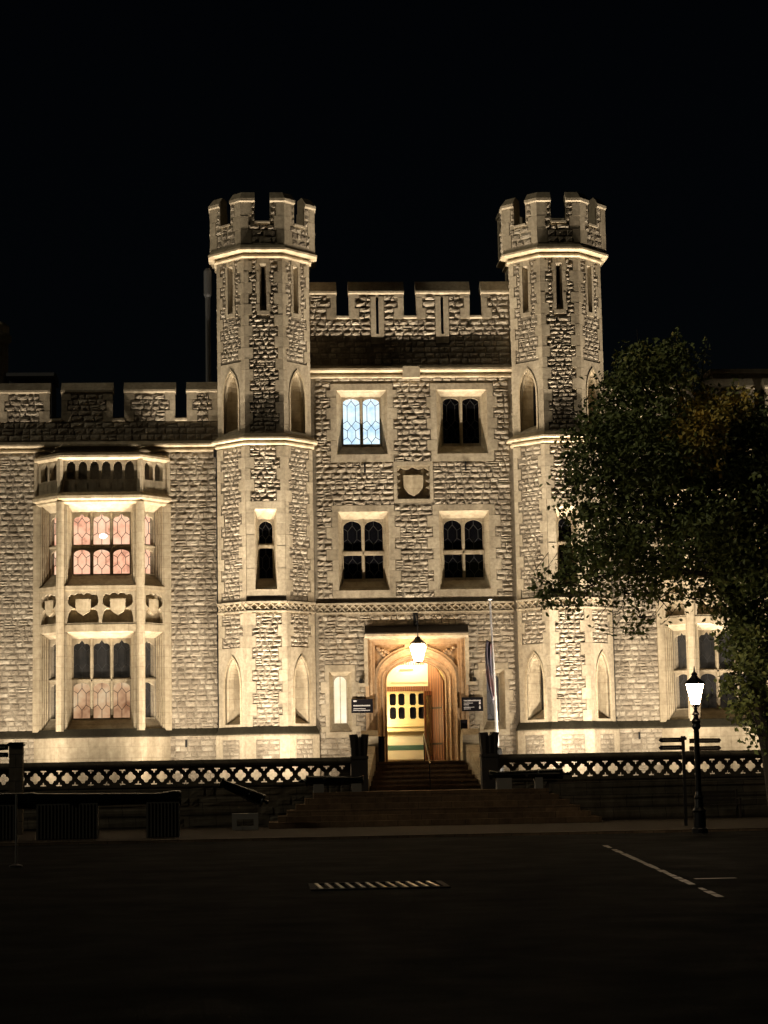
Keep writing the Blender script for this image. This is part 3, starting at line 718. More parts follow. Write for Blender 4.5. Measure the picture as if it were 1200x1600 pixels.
# --- doorway
def doorway():
    mb = MB(); fr = F0
    def A(a, zt, zb=2.1): return arch(-a, a, zb, 4.95, zt, 'tudor', 24)
    def span(s_):
        o = [(.42, 6.32), (1.5, 6.32), (1.5, 5.1)]; n = 14
        for i in range(n+1):
            t = R(20)+(R(75)-R(20))*i/n; o.append((1.56*math.cos(t), 4.95+1.36*(.86*math.sin(t)**.8+.14*(1-math.cos(t)))))
        return [(s_*u, z) for u, z in o]
    mb.plate(fr, rect(-1.66, 1.66, 2.1, 6.5), [A(1.44, 6.2, 2.12), span(1), span(-1)], -.2, -.06, .6)
    mb.box(fr, -1.62, 1.62, 5.0, 6.5, -.32, -.22, .2) if False else None
    for s_ in (-1, 1): mb.prism(fr, span(s_), -.26, -.2, .15)
    for a, z, d0, d1 in ((1.86, 6.62, -.3, .06), (1.72, 6.52, -.3, -.0), ):
        w_ = a-.12; mb.plate(fr, rect(-a, a, 1.0, z), [rect(-w_, w_, 1.06, z-.1)], d0, d1, .7)
    orders = [(1.44, 6.2, -.06), (1.47, 6.23, -.02), (1.44, 6.2, .0), (1.41, 6.17, -.03), (1.40, 6.14, -.12), (1.34, 6.06, -.2), (1.27, 5.97, -.22), (1.25, 5.95, -.18), (1.22, 5.92, -.18), (1.20, 5.90, -.24), (1.19, 5.88, -.34), (1.13, 5.81, -.40), (1.11, 5.78, -.36), (1.08, 5.75, -.36), (1.07, 5.74, -.42), (1.07, 5.74, -.8)]
    mb.strips(fr, [(A(a, z)[1:]+[A(a, z)[0]], d) for a, z, d in orders], False, .62)
    for s_ in (-1, 1):
        for k in range(13):
            u = 1.42-.045*k-rnd.random()*.05; z = 6.2-.02*k+rnd.uniform(-.16, .04)*(1 if k < 8 else .3); r = rnd.uniform(.05, .09)
            mb.lathe((s_*u, .2, z), [(r*.2, .02), (r, -.02), (r*.6, -.09), (.01, -.11)], 7, rnd.random(), 0, 'y')
    dm = mb.build('door_surround', M['doorstone'], B)
    # drip mould
    mb = MB()
    mb.mould([(-1.88, 0), (1.88, 0)], [(0, 6.5), (.12, 6.54), (.3, 6.6), (.3, 6.68), (.0, 6.68)], False, .7)
    for s_ in (-1, 1):
        a, b = sorted((s_*1.76, s_*1.9)); mb.box(fr, a, b, 4.92, 6.56, 0, .14, .7)
        a, b = sorted((s_*1.76, s_*2.12)); mb.box(fr, a, b, 4.82, 4.93, 0, .14, .7)
    mb.build('hood_mould', M['dressed'], dm)
    mb = MB(); mb.mould([(-1.86, 0), (1.88, 0)], [(0, 6.68), (.3, 6.68), (.3, 6.72), (.0, 7.0)], False, .3)
    mb.build('hood_flashing', mat('weathered_lead', (.045, .035, .025), .85), dm)
    # porch interior
    mb = MB(); Yb = 1.7
    mb.abox(-1.35, -1.3, .7, Yb, 2.1, 6.3, .5); mb.abox(1.3, 1.35, .7, Yb, 2.1, 6.3)
    mb.abox(-1.35, 1.35, .4, Yb, 6.3, 6.35); mb.abox(-1.35, 1.35, Yb, Yb+.05, 2.1, 6.35)
    mb.abox(-1.4, -1.06, .7, .74, 2.1, 6.3); mb.abox(1.06, 1.4, .7, .74, 2.1, 6.3)
    mb.build('porch_wall', M['wallpaint'], dm)
    mb = MB(); mb.abox(-1.3, 1.3, -1.0, Yb, 2.0, 2.1); mb.build('porch_floor', M['step'], dm)
    l = bpy.data.lights.new('porch_light', 'POINT'); l.energy = 135; l.color = (1, .86, .60); l.shadow_soft_size = .12
    lo = bpy.data.objects.new('porch_light', l); COL.objects.link(lo); lo.location = (-.1, 1.05, 6.05); lo.parent = dm
    l2 = l.copy(); l2.energy = 75; lo = bpy.data.objects.new('porch_fill', l2); COL.objects.link(lo); lo.location = (-1.2, .85, 3.7); lo.parent = dm  # second lamp is an added fill behind the left jamb, brightens the counter
    # inner screen
    mb = MB(); Fy = Fr(0, Yb-.02)
    mb.box(Fy, -1.3, .75, 4.68, 4.86, 0, .12); mb.build('transom', M['wood'], dm)
    mb = MB(); mb.box(Fy, -1.25, .62, 2.18, 3.12, 0, .05)
    mb.build('counter_front', M['wallpaint'], dm)
    mb = MB(); mb.box(Fy, -1.25, .62, 2.52, 2.7, .051, .06); mb.build('counter_band', M['green'], dm)
    mb = MB(); mb.box(Fy, -1.25, .62, 3.2, 3.32, 0, .25); mb.box(Fy, -1.25, .62, 3.38, 3.5, 0, .14); mb.build('counter_shelf', M['woodlight'], dm)
    mb = MB(); holes = []
    for c in (-.62, .12):
        for i in (-1, 1):
            for j in (0, 1):
                z0 = 3.66+j*.5; a, b = c+i*.16-.12, c+i*.16+.12
                holes.append([(a+.05, z0), (b-.05, z0), (b, z0+.06), (b, z0+.38), (b-.05, z0+.44), (a+.05, z0+.44), (a, z0+.38), (a, z0+.06)])
    mb.plate(Fy, rect(-1.25, .62, 3.5, 4.68), holes, .01, .07, .5)
    sc_ = mb.build('screen_window', M['woodlight'], dm)
    mb = MB(); mb.box(Fy, -1.2, .6, 3.55, 4.66, .001, .006); mb.build('pane', M['glass_dark'], sc_)
    # lettering on the tympanum
    mb = MB(); mb.box(Fy, -.5, .0, 5.44, 5.5, .0, .01); 
    for k in range(11): mb.box(Fy, -.56+k*.09, -.5+k*.09, 5.66, 5.75, 0, .01)
    mb.build('lettering', M['red'], dm)
    mb = MB(); mb.box(Fy, -.82, .5, 4.99, 5.02, .0, .008); mb.lathe((-1.15, Yb-.03, 5.15), [(.17, 0), (.17, -.015), (.13, -.015), (.12, -.0)], 20, .5, 0, 'y')
    mb.build('wall_motif', mat('faded_lettering', (.5, .42, .27), .7), dm)
    # glazed inner leaf and open oak door
    mb = MB(); Fg = Fr(.52, 1.25, R(20))
    mb.plate(Fg, rect(-.2, .34, 2.15, 4.66), [rect(-.12, .26, 2.3, 4.5)], -.02, .02); g_ = mb.build('inner_door', M['wood'], dm)
    gm = mat('tinted_glass', (.25, .2, .12), .05); gm.node_tree.nodes['Principled BSDF'].inputs['Transmission Weight'].default_value = .8
    mb = MB(); mb.box(Fg, -.13, .27, 2.29, 4.51, -.004, .004); mb.build('pane', gm, g_)
    mb = MB(); Fd = Fr(1.02, .62, R(118)); 
    pts = [(-.0, 2.13), (1.0, 2.13), (1.0, 5.7), (.5, 5.55), (0, 5.0)]
    mb.prism(Fd, pts, -.035, .035)
    for k in range(5): mb.box(Fd, .1+k*.2, .115+k*.2, 2.2, 5.1, -.045, .045)
    do = mb.build('oak_door', M['wood'], dm)
    mb = MB(); mb.box(Fd, .1, .9, 4.0, 4.06, -.06, .06); mb.box(Fd, .1, .9, 2.7, 2.76, -.06, .06); mb.build('hinge', M['iron'], do)
doorway()
# --- downpipes, vents, roofs, chimneys
def extras():
    for x, zt in ((-7.13, 13.2), (7.16, 13.2)):
        mb = MB(); mb.tube((x, -.12, 1.2), (x, -.12, zt), .055, n=8); mb.abox(x-.13, x+.13, -.26, -.0, zt, zt+.28)
        for z in (3.5, 6.5, 9.5, 12.4): mb.abox(x-.08, x+.08, -.19, 0, z, z+.06)
        mb.build('downpipe', M['iron'], B)
    for x, z in ((-1.78, 12.95), (1.92, 12.98)):
        mb = MB(); mb.abox(x, x+.05, -.09, 0, z-.35, z); mb.build('vent_slot', M['iron'], B)
    for x in (-8.35, 8.0, 15.2):
        mb = MB(); mb.abox(x, x+.07, -.1, -.02, 2.75, 3.0); mb.build('vent_slot', M['iron'], B)
    mb = MB()
    mb.abox(-3.8, 3.8, .4, 9, 16.3, 16.5); mb.abox(-16.6, -6.9, .4, 9, 13.6, 13.8); mb.abox(6.9, 22, .4, 9, 13.6, 13.8)
    mb.abox(-16.6, 22, 9, 9.2, 1, 13.6)
    mb.build('roof', M['lead_roof'], B)
    # roof ventilator and chimney at the left edge
    a, b = at(18, 600, 5).x, at(84, 600, 5).x; zt = at(50, 588, 5).z; mb = MB()
    mb.abox(a, b, 4.2, 6, 13.7, zt-.25)
    mb.mould([(a-.1, 4.1), (b+.1, 4.1)], [(0, zt-.25), (.1, zt-.18), (0, zt-.03), (-.9, zt+.1), (-2, zt-.03), (-2, zt-.25)])
    mb.build('roof_ventilator', M['lead_roof'], B)
    c = at(0, 530, 5); z1 = at(0, 503, 5).z
    mb = MB(); mb.lathe((c.x-.3, 5, 13.7), [(.62, 0), (.62, z1-14.6), (.75, z1-14.5), (.75, z1-14.3), (.66, z1-14.2), (.66, z1-13.9), (.5, z1-13.75)], 8)
    mb.build('chimney', M['ashlar'], B)
    c = at(325, 430, 1.2)
    mb = MB(); mb.lathe((c.x, .6, 13.7), [(.1, 0), (.1, c.z-14.7), (.15, c.z-14.6), (.15, c.z-13.7), (.08, c.z-13.6)], 10)
    mb.build('flue_pipe', M['lead_roof'], B)
    c = at(1189, 590, .8)
    mb = MB(); mb.abox(c.x-1.9, c.x+1.2, .6, 2.2, 13.7, c.z+.1); mb.abox(c.x-2.0, c.x+1.3, .5, 2.3, c.z+.1, c.z+.28)
    mb.build('roof_hatch', M['ashlar'], B)
extras()

# ------------------------------------------------------------------ steps
def steps():
    t = empty('entrance_steps', (0, -4, 0), 'broad brown stone steps rising in two flights to the arched entrance', 'steps')
    mb = MB(); h = 1.11/6
    for i in range(6):
        hw = 5.42-.30*i
        for seg in range(int(hw*2//1.3)+1):
            a = -hw+seg*1.3; b = min(hw, a+1.3)
            if b-a < .02: continue
            mb.abox(a+.002, b-.002, -7.0+.3*i, -5.0 if i < 5 else -3.2, i*h+.0, (i+1)*h, rnd.uniform(.25, .8))
        mb.abox(-hw+.01, hw-.01, -5.0, -4.25, i*h, (i+1)*h-.002) if i < 5 else None
    mb.build('lower_flight', M['step'], t)
    mb = MB(); h = .165
    for i in range(6):
        hw = 1.92-.08*i
        mb.abox(-hw, hw, -3.2+.33*i, -.9, 1.11+i*h, 1.11+(i+1)*h, .4+.05*i)
        mb.abox(-hw, hw, -3.235+.33*i, -3.2+.33*i, 1.11+(i+1)*h-.05, 1.11+(i+1)*h, .8)
    mb.abox(-1.45, 1.45, -1.0, -.0, 1.9, 2.098, .6)
    mb.build('upper_flight', M['step'], t)
    for s_ in (-1, 1):
        mb = MB()
        # splayed cheek wall: sloping ashlar
        for (xa, xb, ya, yb, za, zb) in ((1.98, 1.58, -3.35, -1.0, 1.5, 2.75),):
            q = [(s_*xa, ya, 1.0), (s_*(xa+.34), ya, 1.0), (s_*(xb+.6), yb, 1.0), (s_*xb, yb, 1.0), (s_*xa, ya, za), (s_*(xa+.34), ya, za), (s_*(xb+.6), yb, zb), (s_*xb, yb, zb)]
            mb.add(q, [(0, 1, 2, 3), (4, 5, 6, 7), (0, 1, 5, 4), (1, 2, 6, 5), (2, 3, 7, 6), (3, 0, 4, 7)], .7)
        mb.mould([(s_*1.8-.3, -1.15), (s_*1.8+.3, -1.15)], [(0, 1.2), (0, 3.0), (-.3, 3.22), (-.9, 2.9), (-.9, 1.2)], False, .4)
        mb.build('cheek_wall', M['ashlar'], t)
    mb = MB(); x = .12
    for y, z in ((-1.2, 2.1), (-3.45, 1.11)): mb.tube((x, y, z), (x, y, z+.95), .022, n=8)
    mb.tube((x, -1.2, 3.05), (x, -3.45, 2.06), .026, n=8); mb.tube((x, -3.45, 2.06), (x, -3.75, 2.0), .026, n=8); mb.tube((x, -1.2, 3.05), (x, -.9, 3.05), .026, n=8)
    mb.build('handrail', M['iron'], t)
steps()

# ------------------------------------------------------------------ terrace + balustrades
mb = MB(); mb.abox(-22, -2.3, -3.95, 0, .4, 1.0); mb.abox(2.3, 26, -3.95, 0, .4, 1.0)
tag(mb.build('terrace_paving', M['paving']), kind='structure')
def quatre(cu, cz, c=.098, r=.082, n=36):
    out = []
    for i in range(n):
        t = 2*math.pi*i/n; ph = ((t+math.pi/4) % (math.pi/2))-math.pi/4
        rho = c*math.cos(ph)+math.sqrt(max(0, r*r-(c*math.sin(ph))**2)); out.append((cu+rho*math.cos(t), cz+rho*math.sin(t)*1.02))
    return out
def balustrade(s_):
    lab = ('quatrefoil-pierced stone balustrade wall left of the entrance steps' if s_ < 0 else 'quatrefoil-pierced stone balustrade wall right of the entrance steps, behind the lamp post')
    t = empty('balustrade', (s_*8, -4.1, 0), lab, 'balustrade', 'balustrades along the terrace')
    x0, x1 = (-16.5, -2.62) if s_ < 0 else (2.42, 21.0)
    fr = Fr(0, -4.0)
    mb = MB(); mb.box(fr, x0, x1, -.05, 1.38, -.3, .06, .5)
    mb.box(fr, x0, x1, 1.38, 1.44, -.3, .1, .4)
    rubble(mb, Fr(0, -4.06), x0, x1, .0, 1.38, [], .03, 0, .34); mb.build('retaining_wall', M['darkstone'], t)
    mb = MB(); mb.mould([(x0, -4.0), (x1, -4.0)], [(-.3, 2.02), (.06, 2.02), (.12, 2.08), (.12, 2.16), (.02, 2.27), (-.28, 2.27), (-.36, 2.16), (-.36, 2.06)], False, .5)
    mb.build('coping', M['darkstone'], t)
    holes = []; pitch = .53; c0 = -12.71+.0
    k = -40
    while k < 70:
        u = c0+k*pitch; k += 1
        if u-.2 > x0 and u+.2 < x1: holes.append(quatre(u, 1.73))
        v = u+pitch/2
        if v-.12 > x0 and v+.12 < x1:
            holes.append([(v-.10, 1.985), (v-.10, 1.955), (v-.03, 1.94), (v-.02, 1.87), (v+.02, 1.87), (v+.03, 1.94), (v+.10, 1.955), (v+.10, 1.985)])
            holes.append([(v-.10, 1.475), (v-.10, 1.505), (v-.03, 1.52), (v-.02, 1.59), (v+.02, 1.59), (v+.03, 1.52), (v+.10, 1.505), (v+.10, 1.475)])
    mb = MB(); mb.plate(fr, rect(x0, x1, 1.44, 2.02), holes, -.16, -.03, .4)
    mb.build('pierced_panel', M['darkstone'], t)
    # end pier by the steps
    cx = -2.32 if s_ < 0 else 2.12
    mb = MB(); mb.abox(cx-.28, cx+.28, -4.2, -3.64, 0, 2.2, .4); mb.abox(cx-.3, cx+.3, -4.22, -3.62, 2.2, 2.3, .4)
    pts = [(-.26, 2.3), (.26, 2.3), (.31, 2.92), (.33, 3.02), (.1, 3.04), (.03, 2.88), (-.02, 2.88), (-.07, 3.04), (-.33, 3.02), (-.31, 2.92)]
    mb.prism(Fr(cx, -3.92), pts, -.28, .28, .4)
    for u in (-.2, -.02, .16): mb.box(Fr(cx, -3.92), u, u+.06, 2.35, 2.95, .28, .31, .3)
    mb.build('end_pier', mat('sooty_stone', (.04, .035, .03), .9) if s_ < 0 else bpy.data.materials['sooty_stone'], t)
balustrade(-1); balustrade(1)

# ------------------------------------------------------------------ floodlights (real fixtures on the terrace)
def flood_nodes(l):
    l.use_nodes = True; n = l.node_tree; em = [q for q in n.nodes if q.type == 'EMISSION'][0]
    def nd(op, a, b=None, clamp=False):
        x = n.nodes.new('ShaderNodeMath'); x.operation = op; x.use_clamp = clamp
        for i, v in enumerate((a, b)):
            if v is None: continue
            if isinstance(v, (int, float)): x.inputs[i].default_value = v
            else: n.links.new(v, x.inputs[i])
        return x.outputs[0]
    g = n.nodes.new('ShaderNodeNewGeometry'); s_ = n.nodes.new('ShaderNodeSeparateXYZ'); n.links.new(g.outputs['Incoming'], s_.inputs[0])
    X, Y, Z = s_.outputs
    yy = nd('MAXIMUM', Y, 0.0); zz = nd('MAXIMUM', Z, -.05)
    rr = nd('SQRT', nd('ADD', nd('MULTIPLY', yy, yy), nd('ADD', nd('MULTIPLY', zz, zz), .0001)))
    e = nd('MAXIMUM', nd('DIVIDE', yy, rr), .195)           # cosine to the wall in the vertical plane
    k = nd('POWER', e, -1.55)
    side = nd('POWER', nd('MAXIMUM', nd('SUBTRACT', 1.0, nd('MULTIPLY', X, X)), 0.0), 1.3)
    dn = nd('ADD', nd("MULTIPLY", Z, 1.2), .17, True)       # little light below the horizontal
    st = nd('MULTIPLY', nd('MULTIPLY', nd('MULTIPLY', k, side), dn), nd('MULTIPLY', nd('MAXIMUM', Y, 0.0), 14.0, True))
    n.links.new(st, em.inputs['Strength'])
def floodlight(x, y, pw):
    t = empty('floodlight', (x, y, 1.0), 'small black floodlight on the terrace behind the balustrade', 'floodlight', 'floodlights along the terrace')
    mb = MB(); mb.abox(x-.16, x+.16, y-.13, y-.05, 1.06, 1.3); mb.abox(x-.1, x+.1, y-.12, y+.0, 1.0, 1.05); mb.build('housing', M['iron'], t)
    l = bpy.data.lights.new('flood_beam', 'POINT'); l.energy = pw; l.color = WARM; l.shadow_soft_size = .06
    flood_nodes(l)
    o = bpy.data.objects.new('flood_beam', l); COL.objects.link(o); o.parent = t; o.location = (0, .02, .2)
for x, k in ((-15.6, .8), (-13.5, .9), (-11.3, .06), (-9.1, .9), (-7.6, .8), (-5.6, .3), (-4.0, .8), (-2.9, .35),
             (2.7, .35), (4.5, .75), (5.6, .3), (7.6, .8), (9.1, .9), (11.3, .2), (13.5, .9), (15.6, .9), (18.5, .9)):
    near = min(abs(abs(x)-13.5), abs(abs(x)-9.1), abs(abs(x)-11.3)) < .1
    floodlight(x, -2.65 if near else -3.45, FLOOD*k*(.56 if near else 1))

# ------------------------------------------------------------------ door lantern
def door_lantern():
    x, y = .0, -.85; t = empty('door_lantern', (x, y, 5.6), 'glowing hexagonal glass lantern hanging from a black bracket over the arched entrance', 'lantern')
    g = MB(); g.lathe((x, y, 5.66), [(.15, 0), (.29, .5), (.22, .6)], 6); g.build('glass', M['lantern'], t)
    f = MB(); f.lathe((x, y, 6.24), [(.26, .02), (.3, .04), (.14, .18), (.08, .28), (.03, .3)], 6)
    f.lathe((x, y, 5.58), [(.03, 0), (.09, .03), (.14, .07)], 6)
    for i in range(6):
        a = math.pi*2*i/6; c, s_ = math.cos(a), math.sin(a)
        f.tube((x+.152*c, y+.152*s_, 5.66), (x+.292*c, y+.292*s_, 6.16), .009, n=4)
    f.build('frame', M['iron'], t)
    b = MB(); b.tube((x, y, 6.5), (x, y, 7.05), .02); b.tube((x, 0, 7.05), (x, y-.05, 7.05), .03); b.tube((x, -.02, 7.38), (x, y, 7.08), .03)
    b.abox(x-.09, x+.09, -.05, -.0, 6.95, 7.45); b.build('bracket', M['iron'], t)
door_lantern()

# ------------------------------------------------------------------ signs by the door
def sign(x0, x1, z0, z1, left):
    lab = 'black visitor sign with crest and white lettering left of the entrance' if left else 'black visitor sign with pictograms down its side right of the entrance'
    t = empty('entrance_sign', ((x0+x1)/2, -.14, z0), lab, 'sign')
    b = MB(); b.abox(x0, x1, -.14, -.09, z0, z1); b.abox(x0+.1, x0+.14, -.09, .0, z0+.1, z0+.2); b.abox(x1-.14, x1-.1, -.09, 0, z0+.1, z0+.2); b.build('board', M['black'], t)
    fr = Fr(x0, -.14); w_ = x1-x0; m_ = MB()
    def words(u0, u1, z, h):
        u = u0
        while u < u1-.02:
            l = rnd.uniform(.018, .03); m_.box(fr, u, u+l, z, z+h*rnd.uniform(.75, 1), 0, .004); u += l+.006
    if left:
        m_.prism(fr, [(.08, .40+z0), (.19, .40+z0), (.2, .46+z0), (.165, .44+z0), (.135, .475+z0), (.105, .44+z0), (.07, .46+z0)], 0, .004)
        words(.07, w_-.1, z0+.24, .05); words(.07, w_-.25, z0+.14, .03); words(.07, w_-.1, z0+.08, .028)
    else:
        words(.07, w_-.08, z0+.36, .05); words(.07, .42, z0+.28, .03); words(.07, .26, z0+.22, .03); words(.07, .46, z0+.13, .03); words(.07, .34, z0+.07, .03)
        for z in (.25, .08):
            m_.lathe((x1-.12, -.14, z0+z+.1), [(.022, 0), (.022, -.004)], 8, axis='y'); m_.box(fr, w_-.15, w_-.09, z0+z, z0+z+.075, 0, .004)
    m_.build('lettering', M['white'], t)
sign(-2.39, -1.61, 3.86, 4.36, True); sign(1.6, 2.37, 3.86, 4.36, False)
def spotl(x, lab):
    t = empty('wall_spotlight', (x, -.2, 4.95), lab, 'spotlight', 'small spotlights beside the door hood')
    mb = MB(); mb.lathe((x, -.32, 5.0), [(.06, 0), (.085, .05), (.085, .2), (.05, .24)], 10, axis='y'); mb.build('housing', M['iron'], t)
    mb = MB(); mb.tube((x, -.2, 5.0), (x, 0, 4.95), .02); mb.build('bracket', M['iron'], t)
spotl(-2.03, 'small dark spotlight on the wall above the left black sign'); spotl(2.06, 'small dark spotlight on the wall above the right black sign')
# bin and card post
t = empty('litter_bin', (-1.42, -1.1, 2.1), 'black box-shaped bin standing on the left side of the doorway', 'bin')
mb = MB(); mb.abox(-1.62, -1.26, -.75, -.4, 2.1, 2.96); mb.build('body', M['iron'], t)
mb = MB(); mb.abox(-1.65, -1.23, -.78, -.37, 2.96, 3.0); mb.abox(-1.5, -1.38, -.765, -.75, 2.2, 2.9); mb.build('lid', M['black'], t)
t = empty('card_reader_post', (1.62, -.6, 2.1), 'thin dark post with a small black box at the right side of the doorway', 'post')
mb = MB(); mb.tube((1.58, -.5, 2.1), (1.58, -.5, 3.25), .03); mb.build('post', M['iron'], t)
mb = MB(); mb.abox(1.5, 1.74, -.62, -.42, 3.2, 3.55); mb.build('reader_box', M['black'], t)

# ------------------------------------------------------------------ flagpole
def flagpole():
    a = at(780, 1190, -2.9); a.z = 1.0; b = at(765.5, 938, -2.9)
    t = empty('flagpole', a, 'slender white flagpole leaning slightly beside the right narrow window', 'flagpole')
    mb = MB(); mb.tube(a, b, .075, .032, 12); mb.build('pole', M['flagpole'], t)
    mb = MB(); mb.lathe(b, [(.02, -.02), (.09, .03), (.02, .07)], 10); mb.build('finial', M['flagpole'], t)
    mb = MB(); mb.lathe(a, [(.16, 0), (.16, .9), (.1, 1.45), (.08, 1.5)], 12); mb.build('base', M['iron'], t)
    # furled flag
    m = mat('flag_cloth', (.25, .1, .12), .8); bs = m.node_tree.nodes['Principled BSDF']
    g = N(m, 'ShaderNodeTexCoord'); mp = N(m, 'ShaderNodeMapping'); mp.inputs['Scale'].default_value = (1, 1, .35); L(m, g.outputs['Object'], mp.inputs[0])
    wv = N(m, 'ShaderNodeTexWave'); wv.bands_direction = 'DIAGONAL'; wv.inputs['Scale'].default_value = 1.4; wv.inputs['Distortion'].default_value = 3; L(m, mp.outputs[0], wv.inputs['Vector'])
    L(m, ramp(m, wv.outputs['Fac'], [(0, (.035, .03, .045)), (.45, (.045, .038, .05)), (.52, (.15, .135, .13)), (.58, (.12, .10, .10)), (.66, (.08, .035, .035)), (1, (.07, .032, .032))]).outputs[0], bs.inputs['Base Color'])
    mb = MB(); rows, cols = 26, 14; V = []
    p0, p1 = a.lerp(b, .775), a.lerp(b, .49)
    for j in range(rows+1):
        t_ = j/rows; c = p0.lerp(p1, t_); wd = .26*math.sin(math.pi*min(1, .15+t_*.8))*(1-.35*t_)+.04
        for i in range(cols+1):
            s_ = i/cols; V.append((c.x-.03-wd*s_+.015*math.sin(9*t_+5*s_), c.y-.05+.06*math.sin(s_*15+t_*3)*(.4+.6*s_), c.z+.12*s_*(1-t_)-.25*s_*t_))
    mb.add(V, [(j*(cols+1)+i, j*(cols+1)+i+1, (j+1)*(cols+1)+i+1, (j+1)*(cols+1)+i) for j in range(rows) for i in range(cols)])
    o = mb.build('flag', m, None, smooth=True, fix=False); tag(o, 'limp dark blue and red flag hanging from the leaning white flagpole', 'flag')
    o.modifiers.new('s', 'SOLIDIFY').thickness = .006
flagpole()

# ------------------------------------------------------------------ street lamp
def street_lamp():
    b = atg(1094, 1302); k = (CD+b.y)/PF       # metres per photo pixel here
    x, y = b.x, b.y
    def z(py): return at(1087, py, y).z
    t = empty('street_lamp', (x, y, 0), 'black cast iron street lamp with glowing glass lantern before the right wing', 'street lamp')
    p = MB(); p.lathe((x, y, 0), [(.22, 0), (.22, .12), (.17, .16), (.16, .55), (.19, .6), (.13, .68), (.10, .9), (.13, .95), (.10, 1.0), (.078, 1.1), (.072, z(1140)), (.13, z(1136)), (.10, z(1131)), (.13, z(1127)), (.07, z(1122)), (.06, z(1118)), (.11, z(1116)), (.05, z(1112)), (.035, z(1104))], 16)
    p.build('post', M['iron'], t, smooth=False)
    l_ = empty('lantern', (0, 0, 0)); l_.parent = t
    z0, z1 = z(1101), z(1069)
    g = MB(); g.lathe((x, y, z0), [(.11, 0), (.24, z1-z0)], 4); 
    f = MB(); f.lathe((x, y, z1), [(.27, 0), (.28, .03), (.13, .16), (.07, .24), (.09, .27), (.03, .33), (.012, .48)], 4)
    f.lathe((x, y, z0-.08), [(.03, 0), (.07, .04), (.125, .085)], 4)
    for i in range(4):
        a = math.pi/2*i; c, s_ = math.cos(a), math.sin(a)
        f.tube((x+.112*c, y+.112*s_, z0), (x+.244*c, y+.244*s_, z1), .012, n=4)
        f.tube((x+.03*c, y+.03*s_, z(1108)), (x+.125*c, y+.125*s_, z0), .01, n=4)
    g.build('glass', M['lamp'], t); f.build('lantern_frame', M['iron'], t)
    bpy.data.objects.remove(l_)
street_lamp()

# ------------------------------------------------------------------ finger posts
def fingerpost(px, py, ptop, boards, w_, lab, mat_post, Y=None):
    b = atg(px, py) if Y is None else Vector((at(px, py, Y).x, Y, 0)); x, y = b.x, b.y
    t = empty('fingerpost', (x, y, 0), lab, 'signpost')
    zt = at(px, ptop, y).z
    mb = MB(); mb.abox(x-w_/2, x+w_/2, y-w_/2, y+w_/2, 0, zt-.06); mb.build('post', mat_post, t)
    mb = MB(); mb.abox(x-w_/2-.05, x+w_/2+.05, y-w_/2-.05, y+w_/2+.05, zt-.12, zt-.04); mb.abox(x-w_/2-.02, x+w_/2+.02, y-w_/2-.02, y+w_/2+.02, zt-.04, zt); mb.build('cap', M['iron'], t)
    for (pa, pb, ya, yb, mm) in boards:
        A, C = at(pa, ya, y), at(pb, yb, y); x0, x1 = A.x, C.x; z1, z0 = A.z, C.z
        mb = MB(); fr = Fr(0, y)
        far, near = (x0, x1) if abs(x0-x) > abs(x1-x) else (x1, x0)
        s_ = 1 if far > near else -1
        mb.prism(fr, [(near, z0), (far-s_*.06, z0), (far, (z0+z1)/2), (far-s_*.06, z1), (near, z1)], -.02, .02)
        bo = mb.build('arm', mm, t)
        lt = MB(); u = min(near, far)+.12
        while u < max(near, far)-.15:
            l = rnd.uniform(.03, .06); lt.box(fr, u, u+l, (z0+z1)/2-.02, (z0+z1)/2+.02, .02, .024); u += l+.012
        lt.build('lettering', M['concrete'], bo)
M['brown_board'] = mat('brown_board', (.05, .03, .02), .5)
fingerpost(1072, 1290, 1150, [(1029, 1067, 1153, 1159.5, M['black']), (1029, 1067, 1165, 1171.5, M['black']), (1077, 1127, 1154, 1160.5, M['brown_board']), (1077, 1127, 1166, 1172.5, M['brown_board'])], .09,
           'slim signpost with four finger boards behind the black street lamp post', M['iron'])
fingerpost(25, 1300, 1160, [(-12, 13, 1163, 1172, M['black']), (-12, 13, 1176, 1183, M['black'])], .42,
           'thick dark square post with finger boards at the left edge of the balustrade', M['darkstone'], -8.0)
# ------------------------------------------------------------------ bench
def bench():
    x, y = at(1125, 1285, -4.9).x, -4.75; t = empty('bench', (x, y, 0), 'dark wooden bench standing against the balustrade wall right of the lamp post', 'bench')
    wm = mat('dark_bench_wood', (.035, .025, .018), .6)
    mb = MB()
    for k in range(4): mb.abox(x-.75, x+.75, y-.25+k*.12, y-.16+k*.12, .43, .46)
    mb.build('seat', wm, t); mb = MB()
    for k in range(3): mb.abox(x-.75, x+.75, y+.27+k*.02, y+.29+k*.02, .56+k*.13, .65+k*.13)
    mb.build('backrest', wm, t)
    for s_ in (-1, 1):
        for yy, h in ((-.22, .62), (.26, .95)):
            mb = MB(); mb.abox(x+s_*.7-.03, x+s_*.7+.03, y+yy-.03, y+yy+.03, 0, h); mb.build('leg', wm, t)
        mb = MB(); mb.abox(x+s_*.7-.035, x+s_*.7+.035, y-.28, y+.26, .62, .66); mb.build('armrest', wm, t)
bench()

